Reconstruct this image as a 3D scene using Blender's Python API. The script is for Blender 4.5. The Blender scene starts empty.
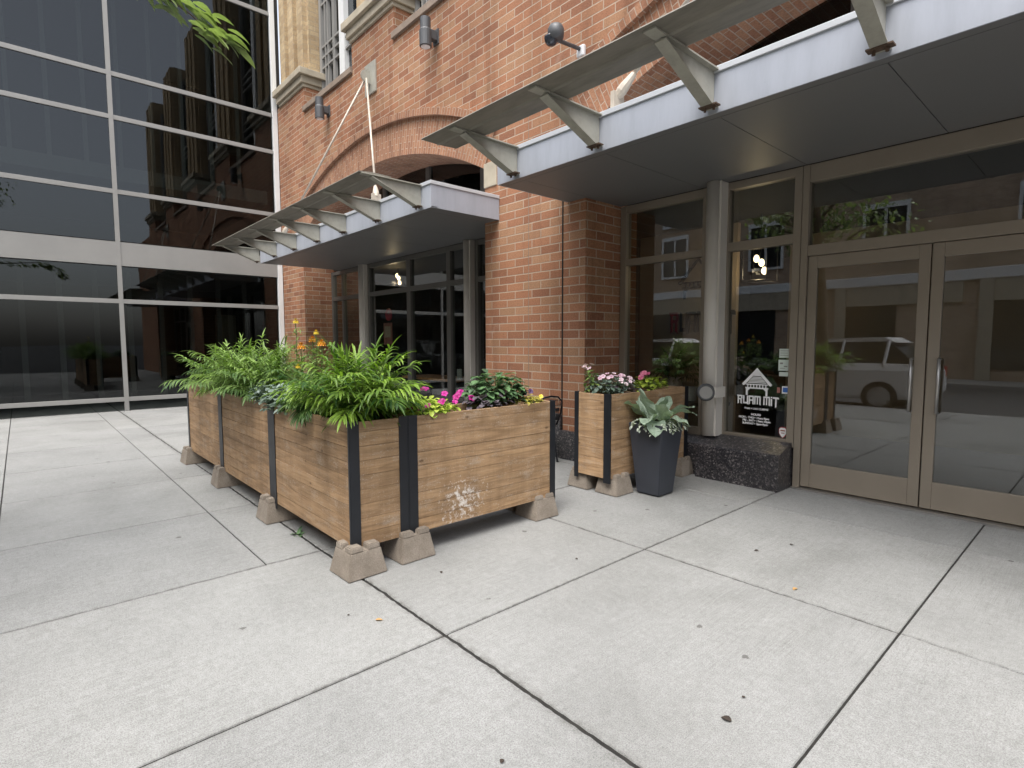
import bpy, bmesh, math, random
from mathutils import Vector, Matrix, noise
random.seed(7)
PI = math.pi
S = bpy.context.scene
COL = S.collection
U = random.uniform

# ------------------------------------------------------------------ camera, sky, sun, exposure
cd = bpy.data.cameras.new('camera'); cam = bpy.data.objects.new('camera', cd); COL.objects.link(cam)
cd.sensor_width = 36.0; cd.lens = 36.0 * 549.5 / 1024.0
cd.clip_start = 0.05; cd.clip_end = 3000
pitch, roll, yaw = -0.0765356, -0.0022132, -0.8416135
fw = Vector((math.cos(pitch) * math.sin(yaw), math.cos(pitch) * math.cos(yaw), math.sin(pitch)))
rt = Vector((math.cos(yaw), -math.sin(yaw), 0)); up = rt.cross(fw)
r2 = rt * math.cos(roll) + up * math.sin(roll); u2 = -rt * math.sin(roll) + up * math.cos(roll)
CM = Matrix((r2, u2, -fw)).transposed().to_4x4(); CM.translation = Vector((0, 0, 1.45))
cam.matrix_world = CM
S.camera = cam

W = bpy.data.worlds.new('World'); S.world = W; W.use_nodes = True
wn = W.node_tree.nodes; wl = W.node_tree.links; wn.clear()
SUN_EL, SUN_AZ = math.radians(66), math.radians(150)      # azimuth clockwise from +y
sky = wn.new('ShaderNodeTexSky'); sky.sky_type = 'NISHITA'; sky.sun_disc = False
sky.sun_elevation = SUN_EL; sky.sun_rotation = SUN_AZ; sky.air_density = 1.0; sky.dust_density = 4.0; sky.ozone_density = 1.0
hs = wn.new('ShaderNodeHueSaturation'); hs.inputs['Saturation'].default_value = 0.45
bg = wn.new('ShaderNodeBackground'); bg.inputs['Strength'].default_value = 0.15
wo = wn.new('ShaderNodeOutputWorld')
wl.new(sky.outputs[0], hs.inputs['Color']); wl.new(hs.outputs[0], bg.inputs[0]); wl.new(bg.outputs[0], wo.inputs[0])
sl = bpy.data.lights.new('sun', 'SUN'); sl.energy = 1.3; sl.angle = math.radians(45); sl.color = (1, .98, .95)
sun = bpy.data.objects.new('sun', sl); COL.objects.link(sun)
sd = Vector((math.sin(SUN_AZ) * math.cos(SUN_EL), math.cos(SUN_AZ) * math.cos(SUN_EL), math.sin(SUN_EL)))
sun.rotation_euler = sd.to_track_quat('Z', 'Y').to_euler(); sun.location = (0, 0, 30)
S.view_settings.view_transform = 'Standard'; S.view_settings.look = 'None'
S.view_settings.gamma = 1; S.view_settings.use_curve_mapping = False
S.view_settings.exposure = 1.5
S.cycles.max_bounces = 10; S.cycles.transparent_max_bounces = 16; S.cycles.glossy_bounces = 5
S.cycles.use_denoising = True
S.cycles.sample_clamp_indirect = 6

# ------------------------------------------------------------------ materials
def newmat(name):
    m = bpy.data.materials.new(name); m.use_nodes = True
    nt = m.node_tree; nt.nodes.clear()
    out = nt.nodes.new('ShaderNodeOutputMaterial'); b = nt.nodes.new('ShaderNodeBsdfPrincipled')
    nt.links.new(b.outputs[0], out.inputs[0])
    return m, nt, b, out
def N(nt, t, **kw):
    n = nt.nodes.new(t)
    for k, v in kw.items():
        if k.startswith('i_'): n.inputs[k[2:].replace('_', ' ')].default_value = v
        else: setattr(n, k, v)
    return n
def ramp(nt, fac, stops):
    r = nt.nodes.new('ShaderNodeValToRGB'); e = r.color_ramp.elements
    while len(e) > 1: e.remove(e[-1])
    e[0].position = stops[0][0]; e[0].color = (*stops[0][1], 1)
    for p, c in stops[1:]:
        x = e.new(p); x.color = (*c, 1)
    nt.links.new(fac, r.inputs[0]); return r.outputs[0]
def mixc(nt, a, b, fac, mode='MIX'):
    m = nt.nodes.new('ShaderNodeMix'); m.data_type = 'RGBA'; m.blend_type = mode
    for s, v in ((m.inputs[0], fac), (m.inputs[6], a), (m.inputs[7], b)):
        if hasattr(v, 'links') or isinstance(v, bpy.types.NodeSocket): nt.links.new(v, s)
        elif isinstance(v, (int, float)): s.default_value = v
        else: s.default_value = (*v, 1)
    return m.outputs[2]
def math_(nt, op, a, b=0.0):
    m = nt.nodes.new('ShaderNodeMath'); m.operation = op
    for s, v in ((m.inputs[0], a), (m.inputs[1], b)):
        if isinstance(v, bpy.types.NodeSocket): nt.links.new(v, s)
        else: s.default_value = v
    return m.outputs[0]
def bump(nt, b, h, strength=.3, dist=.01):
    n = nt.nodes.new('ShaderNodeBump'); n.inputs['Strength'].default_value = strength; n.inputs['Distance'].default_value = dist
    nt.links.new(h, n.inputs['Height']); nt.links.new(n.outputs[0], b.inputs['Normal'])
def pos(nt): return nt.nodes.new('ShaderNodeNewGeometry').outputs['Position']
def noise_(nt, vec, scale, detail=4, rough=.55, dist=0):
    n = N(nt, 'ShaderNodeTexNoise'); n.inputs['Scale'].default_value = scale; n.inputs['Detail'].default_value = detail
    n.inputs['Roughness'].default_value = rough; n.inputs['Distortion'].default_value = dist
    if vec is not None: nt.links.new(vec, n.inputs['Vector'])
    return n.outputs[0]
def plain(name, col, rough=.5, metal=0.0, var=.12, scale=6, bumps=0.0, bscale=120, spec=.5):
    m, nt, b, o = newmat(name)
    p = pos(nt); n = noise_(nt, p, scale, 5)
    c = ramp(nt, n, [(.3, tuple(x * (1 - var) for x in col)), (.7, tuple(min(1, x * (1 + var)) for x in col))])
    nt.links.new(c, b.inputs['Base Color'])
    b.inputs['Metallic'].default_value = metal; b.inputs['Specular IOR Level'].default_value = spec
    rr = nt.nodes.new('ShaderNodeMapRange'); rr.inputs[3].default_value = max(0, rough - .08); rr.inputs[4].default_value = min(1, rough + .08)
    nt.links.new(n, rr.inputs[0]); nt.links.new(rr.outputs[0], b.inputs['Roughness'])
    if bumps: bump(nt, b, noise_(nt, p, bscale, 3), bumps, .004)
    return m
def emit(name, col, s):
    m, nt, b, o = newmat(name); b.inputs['Base Color'].default_value = (*col, 1)
    b.inputs['Emission Color'].default_value = (*col, 1); b.inputs['Emission Strength'].default_value = s
    return m
def brick(name, stops, mortar, bw=.325, rh=.1065, ms=.011, off=.5, swap=False, scale_noise=.8):
    m, nt, b, o = newmat(name)
    uv = N(nt, 'ShaderNodeUVMap').outputs[0]
    dn = N(nt, 'ShaderNodeTexNoise'); dn.inputs['Scale'].default_value = 9; nt.links.new(uv, dn.inputs['Vector'])
    vm = N(nt, 'ShaderNodeVectorMath', operation='SCALE'); vm.inputs['Scale'].default_value = .006; nt.links.new(dn.outputs['Color'], vm.inputs[0])
    va = N(nt, 'ShaderNodeVectorMath', operation='ADD'); nt.links.new(uv, va.inputs[0]); nt.links.new(vm.outputs[0], va.inputs[1])
    t = N(nt, 'ShaderNodeTexBrick'); t.offset = off; t.offset_frequency = 2
    for k, v in (('Color1', (0, 0, 0, 1)), ('Color2', (1, 1, 1, 1)), ('Mortar', (.5, .5, .5, 1)), ('Scale', 1), ('Mortar Size', ms),
                 ('Mortar Smooth', .25), ('Bias', 0), ('Brick Width', bw), ('Row Height', rh)): t.inputs[k].default_value = v
    nt.links.new(va.outputs[0], t.inputs['Vector'])
    c = ramp(nt, t.outputs['Color'], stops)
    big = noise_(nt, pos(nt), scale_noise, 4)
    fine = noise_(nt, pos(nt), 55, 5, .7)
    c = mixc(nt, c, ramp(nt, fine, [(.3, (.62, .6, .6)), (.7, (1.28, 1.28, 1.28))]), .8, 'MULTIPLY')
    mo = mixc(nt, mortar, tuple(x * .72 for x in mortar), noise_(nt, pos(nt), 30, 4))
    c = mixc(nt, c, mo, t.outputs['Fac'])
    c = mixc(nt, c, ramp(nt, big, [(.3, (.78, .77, .76)), (.7, (1.16, 1.15, 1.14))]), .8, 'MULTIPLY')
    sm = N(nt, 'ShaderNodeMapping'); sm.inputs['Scale'].default_value = (2.6, 2.6, .28); nt.links.new(pos(nt), sm.inputs[0])
    c = mixc(nt, c, ramp(nt, noise_(nt, sm.outputs[0], 1, 6, .65), [(.32, (.66, .64, .63)), (.48, (1, 1, 1)), (.7, (1.10, 1.11, 1.13))]), .75, 'MULTIPLY')
    ef = noise_(nt, pos(nt), 1.7, 6, .7)
    c = mixc(nt, c, (.50, .43, .36), ramp(nt, ef, [(.62, (0, 0, 0)), (.78, (.35, .35, .35))]))
    nt.links.new(c, b.inputs['Base Color']); b.inputs['Roughness'].default_value = .88; b.inputs['Specular IOR Level'].default_value = .25
    h = math_(nt, 'SUBTRACT', math_(nt, 'MULTIPLY', fine, .35), t.outputs['Fac'])
    bump(nt, b, h, .55, .008)
    return m
M = {}
M['brick'] = brick('red_brick', [(0, (.24, .112, .066)), (.3, (.305, .146, .083)), (.6, (.345, .168, .094)), (.85, (.32, .185, .108)), (1, (.375, .21, .122))], (.455, .36, .275), ms=.0075)
M['brick_arch'] = brick('soldier_brick', [(0, (.265, .13, .078)), (.5, (.33, .165, .096)), (1, (.37, .205, .122))], (.43, .34, .26), bw=.20, rh=.072, ms=.006)
M['brick_tan'] = brick('tan_brick', [(0, (.38, .28, .165)), (.5, (.44, .335, .20)), (1, (.50, .39, .24))], (.40, .33, .23), bw=.26, rh=.10, ms=.007)
M['brick_far'] = brick('far_brick', [(0, (.34, .23, .16)), (.5, (.42, .30, .20)), (1, (.48, .36, .25))], (.5, .45, .38), bw=.22, rh=.075, ms=.008)
M['stone'] = plain('limestone', (.37, .325, .245), .8, var=.16, scale=5, bumps=.2)
M['sill'] = plain('sill_stone', (.22, .17, .13), .8, var=.2, scale=4, bumps=.2)
def streaked(name, col, rough, metal, amt, sc=(5, 5, .8)):
    m, nt, b, o = newmat(name); p = pos(nt)
    mp = N(nt, 'ShaderNodeMapping'); mp.inputs['Scale'].default_value = sc; nt.links.new(p, mp.inputs[0])
    a = ramp(nt, noise_(nt, mp.outputs[0], 1, 7, .7), [(.3, tuple(x * (1 - amt) for x in col)), (.55, col), (.75, tuple(min(1, x * 1.06) for x in col))])
    sp = noise_(nt, p, 34, 6, .8)
    a = mixc(nt, a, tuple(x * .45 for x in col), ramp(nt, sp, [(.66, (0, 0, 0)), (.75, (.7, .7, .7))]))
    nt.links.new(a, b.inputs['Base Color']); b.inputs['Metallic'].default_value = metal; b.inputs['Roughness'].default_value = rough
    return m
M['flash'] = plain('pale_flashing', (.50, .52, .54), .4, .2, var=.05, scale=2)
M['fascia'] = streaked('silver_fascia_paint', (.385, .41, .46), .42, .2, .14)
M['fin'] = streaked('grey_beige_steel_paint', (.345, .335, .285), .5, .1, .2, (9, 9, 9))
M['blade'] = streaked('weathered_blade_paint', (.215, .2, .168), .55, .1, .3, (3, 12, 6))
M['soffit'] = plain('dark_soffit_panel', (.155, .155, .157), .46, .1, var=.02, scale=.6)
M['rust'] = plain('rusty_bolt', (.10, .065, .045), .8, .3, var=.4, scale=40)
M['rod'] = plain('cream_rod_paint', (.46, .41, .34), .45, .1, var=.08, scale=9)
M['taupe'] = plain('taupe_window_frame', (.25, .215, .17), .45, .2, var=.05, scale=3)
M['colmetal'] = plain('grey_column_cover', (.58, .55, .50), .52, .1, var=.02, scale=.7)
M['darkframe'] = plain('dark_window_frame', (.11, .106, .095), .45, .2, var=.05, scale=3)
M['whiteframe'] = plain('white_mullion', (.70, .71, .70), .4, .1, var=.04, scale=3)
M['greyframe'] = plain('grey_mullion', (.27, .265, .25), .5, .15, var=.05, scale=3)
M['black'] = plain('black_powder_coat', (.014, .016, .02), .42, .3, var=.15, scale=8)
M['sconce'] = plain('sconce_grey', (.075, .078, .082), .5, .2, var=.1)
M['potgrey'] = plain('charcoal_pot', (.032, .036, .046), .5, 0, var=.12, scale=5, bumps=.05)
M['whitepot'] = plain('white_ceramic', (.55, .53, .5), .4, var=.04)
M['soil'] = plain('potting_soil', (.035, .025, .018), .95, var=.4, scale=40, bumps=.8, bscale=60)
M['asphalt'] = plain('asphalt', (.055, .055, .056), .9, var=.2, scale=8, bumps=.4)
M['dirt'] = plain('joint_dirt', (.013, .012, .010), .95, var=.5, scale=25, bumps=.6)
M['kerb'] = plain('kerb_concrete', (.26, .255, .24), .85, var=.12, scale=6, bumps=.2)
M['bulb'] = emit('warm_bulb', (1, .78, .45), 2.6)
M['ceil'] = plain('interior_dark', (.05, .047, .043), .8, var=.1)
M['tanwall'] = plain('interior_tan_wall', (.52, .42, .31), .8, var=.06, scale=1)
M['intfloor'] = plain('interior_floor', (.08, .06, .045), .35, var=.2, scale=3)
M['tabletop'] = plain('varnished_table_wood', (.62, .30, .10), .35, var=.2, scale=12)
M['white'] = plain('white_vinyl', (.85, .85, .84), .5, var=.02)
M['dkletter'] = plain('dark_letter', (.03, .025, .022), .5)
M['paper'] = plain('pale_paper', (.62, .70, .64), .7, var=.04)
M['bluepaint'] = plain('blue_sticker', (.05, .16, .5), .5)
M['redpaint'] = plain('red_paint', (.42, .02, .03), .4)
M['pinkred'] = plain('pinkish_poster', (.40, .17, .14), .6, var=.3, scale=20)
M['carwhite'] = plain('white_car_paint', (.72, .73, .74), .18, var=.02)
M['tyre'] = plain('tyre_rubber', (.02, .02, .02), .8)
M['rim'] = plain('alloy_rim', (.45, .46, .48), .3, .8)
M['lamp'] = plain('clear_lamp', (.7, .72, .74), .12)
M['redlamp'] = plain('red_lamp', (.4, .01, .01), .15)
M['darkglass'] = plain('car_glass', (.015, .018, .02), .06, 0, var=.05)
M['chrome'] = plain('brushed_steel', (.45, .44, .42), .32, .85, var=.06)
M['plastic'] = plain('camera_white_plastic', (.55, .56, .57), .4)
M['dome'] = plain('camera_dark_dome', (.03, .035, .045), .08, 0)
M['bark'] = plain('bark', (.12, .09, .065), .9, var=.35, scale=15, bumps=.8, bscale=30)
M['bottle'] = plain('blue_green_glassware', (.10, .22, .22), .15)

def mk_glass(name, tint, f0=.04, rough=0.0):
    m, nt, b, o = newmat(name); nt.nodes.remove(b)
    tr = N(nt, 'ShaderNodeBsdfTransparent'); tr.inputs[0].default_value = (*tint, 1)
    gl = N(nt, 'ShaderNodeBsdfGlossy'); gl.inputs['Roughness'].default_value = rough; gl.inputs['Color'].default_value = (.95, .97, 1, 1)
    nz = noise_(nt, pos(nt), .9, 1)
    bp = N(nt, 'ShaderNodeBump'); bp.inputs['Strength'].default_value = .05; bp.inputs['Distance'].default_value = .02
    nt.links.new(nz, bp.inputs['Height']); nt.links.new(bp.outputs[0], gl.inputs['Normal'])
    fr = N(nt, 'ShaderNodeLayerWeight'); fr.inputs['Blend'].default_value = .5
    p5 = math_(nt, 'POWER', fr.outputs['Facing'], 4.0)
    fac = math_(nt, 'ADD', math_(nt, 'MULTIPLY', p5, 1 - f0), f0)
    mx = N(nt, 'ShaderNodeMixShader'); nt.links.new(fac, mx.inputs[0]); nt.links.new(tr.outputs[0], mx.inputs[1]); nt.links.new(gl.outputs[0], mx.inputs[2])
    nt.links.new(mx.outputs[0], o.inputs[0]); return m
M['glass'] = mk_glass('storefront_glass', (.80, .82, .80), .09)
M['glassdark'] = mk_glass('tinted_glass', (.42, .45, .44), .04)

# concrete
def mk_concrete():
    m, nt, b, o = newmat('sidewalk_concrete')
    p = pos(nt)
    at = N(nt, 'ShaderNodeAttribute', attribute_name='tone')
    base = ramp(nt, noise_(nt, p, 1.3, 6, .6), [(.28, (.208, .211, .206)), (.5, (.238, .241, .236)), (.72, (.262, .265, .260))])
    base = mixc(nt, base, ramp(nt, at.outputs['Fac'], [(0, (.9, .9, .9)), (1, (1.07, 1.065, 1.05))]), 1, 'MULTIPLY')
    sp = noise_(nt, p, 210, 3, .7)
    base = mixc(nt, base, ramp(nt, sp, [(.32, (.58, .57, .56)), (.5, (1, 1, 1)), (.68, (1.28, 1.28, 1.27))]), .9, 'MULTIPLY')
    md = noise_(nt, p, 26, 5, .7)
    base = mixc(nt, base, ramp(nt, md, [(.3, (.85, .85, .84)), (.65, (1.06, 1.06, 1.06))]), .8, 'MULTIPLY')
    # worn patches and gum/dirt marks
    st = noise_(nt, p, 2.6, 5, .72, .6)
    base = mixc(nt, base, (.15, .147, .138), ramp(nt, st, [(.60, (0, 0, 0)), (.76, (.42, .42, .42))]))
    pa = noise_(nt, p, .55, 6, .62, .8)
    base = mixc(nt, base, ramp(nt, pa, [(.36, (.82, .82, .81)), (.5, (1, 1, 1)), (.66, (1.08, 1.08, 1.08))]), .7, 'MULTIPLY')
    sx = N(nt, 'ShaderNodeSeparateXYZ'); nt.links.new(p, sx.inputs[0])
    for ax, at_, wd in ((1, 1.5, .05), (0, -2.18, .025), (1, 3.19, .025), (0, -3.68, .03)):
        dd = math_(nt, 'ABSOLUTE', math_(nt, 'SUBTRACT', sx.outputs[ax], at_))
        gr = math_(nt, 'SUBTRACT', 1.0, math_(nt, 'DIVIDE', dd, wd))
        gr = math_(nt, 'MULTIPLY', math_(nt, 'MAXIMUM', gr, 0.0), ramp(nt, noise_(nt, p, 14, 5, .75), [(.42, (0, 0, 0)), (.62, (1, 1, 1))]))
        base = mixc(nt, base, (.075, .07, .062), math_(nt, 'MULTIPLY', gr, .75))
    vo = N(nt, 'ShaderNodeTexVoronoi'); vo.inputs['Scale'].default_value = 3.1; nt.links.new(p, vo.inputs['Vector'])
    wob = math_(nt, 'ADD', vo.outputs['Distance'], math_(nt, 'MULTIPLY', noise_(nt, p, 40, 3), .10))
    gum = ramp(nt, wob, [(.095, (.75, .75, .75)), (.115, (0, 0, 0))])
    rnd = N(nt, 'ShaderNodeSeparateColor'); nt.links.new(vo.outputs['Color'], rnd.inputs[0])
    gm = mixc(nt, (0, 0, 0), gum, math_(nt, 'GREATER_THAN', rnd.outputs[0], .45))
    base = mixc(nt, base, (.07, .066, .06), gm)
    # broom finish across the slab
    mp = N(nt, 'ShaderNodeMapping'); mp.inputs['Scale'].default_value = (150, 4, 1); mp.inputs['Rotation'].default_value = (0, 0, .06); nt.links.new(p, mp.inputs[0])
    br = noise_(nt, mp.outputs[0], 1, 3)
    base = mixc(nt, base, ramp(nt, br, [(.32, (.86, .86, .85)), (.5, (1, 1, 1)), (.68, (1.09, 1.09, 1.09))]), ramp(nt, noise_(nt, p, .9, 3), [(.4, (.25, .25, .25)), (.65, (.9, .9, .9))]), 'MULTIPLY')
    nt.links.new(base, b.inputs['Base Color']); b.inputs['Roughness'].default_value = .86; b.inputs['Specular IOR Level'].default_value = .3
    h = math_(nt, 'ADD', math_(nt, 'MULTIPLY', sp, .6), math_(nt, 'MULTIPLY', br, .7))
    bump(nt, b, h, .5, .005)
    return m
M['concrete'] = mk_concrete()
def mk_block():
    m, nt, b, o = newmat('cast_pier_block')
    p = pos(nt)
    c = ramp(nt, noise_(nt, p, 7, 6, .7), [(.3, (.165, .138, .108)), (.55, (.225, .190, .152)), (.75, (.275, .238, .195))])
    c = mixc(nt, c, ramp(nt, noise_(nt, p, 160, 3, .7), [(.35, (.7, .7, .7)), (.65, (1.2, 1.2, 1.2))]), .8, 'MULTIPLY')
    nt.links.new(c, b.inputs['Base Color']); b.inputs['Roughness'].default_value = .92
    bump(nt, b, noise_(nt, p, 90, 5, .7), .5, .006); return m
M['block'] = mk_block()
def mk_granite():
    m, nt, b, o = newmat('dark_granite')
    p = pos(nt)
    vo = N(nt, 'ShaderNodeTexVoronoi'); vo.inputs['Scale'].default_value = 75; nt.links.new(p, vo.inputs['Vector'])
    sc = N(nt, 'ShaderNodeSeparateColor'); nt.links.new(vo.outputs['Color'], sc.inputs[0])
    c = ramp(nt, sc.outputs[0], [(0, (.012, .012, .015)), (.5, (.03, .029, .033)), (.72, (.055, .05, .05)), (.93, (.11, .10, .10)), (1, (.2, .19, .18))])
    c = mixc(nt, c, ramp(nt, noise_(nt, p, 2, 4), [(.3, (.8, .8, .8)), (.7, (1.25, 1.25, 1.25))]), 1, 'MULTIPLY')
    nt.links.new(c, b.inputs['Base Color']); b.inputs['Roughness'].default_value = .33; return m
M['granite'] = mk_granite()
def mk_wood(name, warm, stain):
    m, nt, b, o = newmat(name)
    uv = N(nt, 'ShaderNodeUVMap').outputs[0]
    at = N(nt, 'ShaderNodeAttribute', attribute_name='tone')
    cx = N(nt, 'ShaderNodeCombineXYZ'); nt.links.new(math_(nt, 'MULTIPLY', at.outputs['Fac'], 37.0), cx.inputs[2])
    va = N(nt, 'ShaderNodeVectorMath', operation='ADD'); nt.links.new(uv, va.inputs[0]); nt.links.new(cx.outputs[0], va.inputs[1])
    mp = N(nt, 'ShaderNodeMapping'); mp.inputs['Scale'].default_value = (4.5, 120, 1); nt.links.new(va.outputs[0], mp.inputs[0])
    g = noise_(nt, mp.outputs[0], 1, 6, .62, .5)
    mp2 = N(nt, 'ShaderNodeMapping'); mp2.inputs['Scale'].default_value = (2.2, 16, 1); nt.links.new(va.outputs[0], mp2.inputs[0])
    g2 = noise_(nt, mp2.outputs[0], 1, 3, .5, 1.2)
    k = warm
    c = ramp(nt, g, [(.25, (.225 * k, .142 * k, .075 * k)), (.5, (.29 * k, .187 * k, .102 * k)), (.75, (.335 * k, .228 * k, .135 * k))])
    c = mixc(nt, c, ramp(nt, g2, [(.3, (.70, .67, .64)), (.7, (1.25, 1.25, 1.25))]), .9, 'MULTIPLY')
    c = mixc(nt, c, ramp(nt, at.outputs['Fac'], [(0, (.84, .83, .82)), (.5, (1, 1, 1)), (1, (1.12, 1.11, 1.09))]), 1, 'MULTIPLY')
    # pale scuffs and weathering
    mp3 = N(nt, 'ShaderNodeMapping'); mp3.inputs['Scale'].default_value = (3, 7, 1); nt.links.new(uv, mp3.inputs[0])
    sc = noise_(nt, mp3.outputs[0], 1.6, 7, .75)
    c = mixc(nt, c, (.36, .30, .235), ramp(nt, sc, [(.53, (0, 0, 0)), (.72, (.62, .62, .62))]))
    gd = N(nt, 'ShaderNodeMapping'); gd.inputs['Scale'].default_value = (9, 1.2, 1); nt.links.new(uv, gd.inputs[0])
    c = mixc(nt, c, ramp(nt, noise_(nt, gd.outputs[0], 1, 5, .65), [(.3, (.74, .72, .70)), (.55, (1, 1, 1)), (.75, (1.12, 1.12, 1.12))]), .85, 'MULTIPLY')
    kn = N(nt, 'ShaderNodeTexVoronoi'); kn.inputs['Scale'].default_value = 1; km = N(nt, 'ShaderNodeMapping'); km.inputs['Scale'].default_value = (3.5, 7, 1)
    nt.links.new(va.outputs[0], km.inputs[0]); nt.links.new(km.outputs[0], kn.inputs['Vector'])
    c = mixc(nt, c, (.09 * k, .05 * k, .025 * k), ramp(nt, kn.outputs['Distance'], [(.035, (.85, .85, .85)), (.085, (0, 0, 0))]))
    fl = noise_(nt, uv, 75, 4, .8)
    c = mixc(nt, c, (.46, .40, .33), math_(nt, 'MULTIPLY', ramp(nt, fl, [(.56, (0, 0, 0)), (.68, (.85, .85, .85))]), ramp(nt, sc, [(.42, (0, 0, 0)), (.56, (1, 1, 1))])))
    if stain:     # a white splash of paint on the lower boards
        sx = N(nt, 'ShaderNodeSeparateXYZ'); nt.links.new(uv, sx.inputs[0])
        dx = math_(nt, 'MULTIPLY', math_(nt, 'SUBTRACT', sx.outputs[0], stain[0]), 4.2)
        dz = math_(nt, 'MULTIPLY', math_(nt, 'SUBTRACT', sx.outputs[1], stain[1]), 4.4)
        d = math_(nt, 'SQRT', math_(nt, 'ADD', math_(nt, 'MULTIPLY', dx, dx), math_(nt, 'MULTIPLY', dz, dz)))
        nn = noise_(nt, uv, 26, 6, .75, .5)
        v = math_(nt, 'SUBTRACT', nn, math_(nt, 'MULTIPLY', d, .15))
        c = mixc(nt, c, (.72, .69, .64), ramp(nt, v, [(.43, (0, 0, 0)), (.56, (.75, .75, .75))]))
    nt.links.new(c, b.inputs['Base Color']); b.inputs['Roughness'].default_value = .68; b.inputs['Specular IOR Level'].default_value = .3
    bump(nt, b, g, .25, .003); return m
M['wood'] = mk_wood('cedar_boards', .98, None)
M['wood_stain'] = mk_wood('cedar_boards_stained', 1.0, (2.34, .295))
M['wood_warm'] = mk_wood('cedar_boards_fresh', 1.26, None)

def mk_leaf(name, c0, c1, trans=.3, rough=.45):
    m, nt, b, o = newmat(name)
    at = N(nt, 'ShaderNodeAttribute', attribute_name='tone')
    c = ramp(nt, at.outputs['Fac'], [(0, c0), (1, c1)])
    c = mixc(nt, c, ramp(nt, noise_(nt, pos(nt), 45, 3), [(.3, (.82, .84, .8)), (.7, (1.15, 1.15, 1.1))]), .8, 'MULTIPLY')
    nt.links.new(c, b.inputs['Base Color']); b.inputs['Roughness'].default_value = rough; b.inputs['Specular IOR Level'].default_value = .4
    t = N(nt, 'ShaderNodeBsdfTranslucent'); nt.links.new(mixc(nt, c, (1.0, 1.15, .5), 1, 'MULTIPLY'), t.inputs[0])
    mx = N(nt, 'ShaderNodeMixShader'); mx.inputs[0].default_value = trans
    nt.links.new(b.outputs[0], mx.inputs[1]); nt.links.new(t.outputs[0], mx.inputs[2]); nt.links.new(mx.outputs[0], o.inputs[0]); return m
M['palm'] = mk_leaf('palm_green', (.03, .085, .022), (.24, .36, .09))
M['palm_bright'] = mk_leaf('bright_palm_green', (.022, .072, .014), (.27, .41, .06), .38)
M['bluegrey'] = mk_leaf('blue_grey_leaf', (.10, .145, .115), (.27, .33, .30), .2)
M['darkleaf'] = mk_leaf('dark_begonia_leaf', (.03, .06, .035), (.12, .22, .09), .2)
M['purpleleaf'] = mk_leaf('purple_leaf', (.05, .035, .05), (.15, .13, .15), .15)
M['lime'] = mk_leaf('lime_leaf', (.20, .30, .04), (.50, .58, .09), .3)
M['yellowleaf'] = mk_leaf('yellow_leaf', (.36, .32, .05), (.60, .52, .16), .3)
M['marileaf'] = mk_leaf('feathery_green', (.08, .13, .035), (.22, .30, .09), .3)
M['silver'] = mk_leaf('silver_green_leaf', (.13, .18, .13), (.33, .42, .33), .2)
M['ivy'] = mk_leaf('pale_ivy', (.24, .28, .24), (.50, .54, .48), .2)
M['magenta'] = mk_leaf('magenta_petal', (.26, .006, .12), (.44, .015, .24), .15)
M['pink'] = mk_leaf('pale_pink_petal', (.60, .36, .48), (.80, .66, .74), .25)
M['rose'] = mk_leaf('rose_petal', (.55, .10, .22), (.68, .22, .34), .25)
M['orange'] = mk_leaf('orange_petal', (.62, .20, .015), (.75, .38, .03), .2)
M['yellow'] = mk_leaf('yellow_petal', (.70, .48, .03), (.78, .60, .08), .2)
M['violet'] = mk_leaf('dark_violet_petal', (.03, .012, .05), (.07, .03, .10), .1)
M['streetleaf'] = mk_leaf('street_tree_leaf', (.10, .15, .06), (.26, .32, .15), .45)
M['dryleaf'] = mk_leaf('dry_leaf', (.30, .15, .06), (.45, .28, .12), .1)
M['stem'] = plain('green_stem', (.12, .16, .05), .6, var=.3, scale=30)

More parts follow.
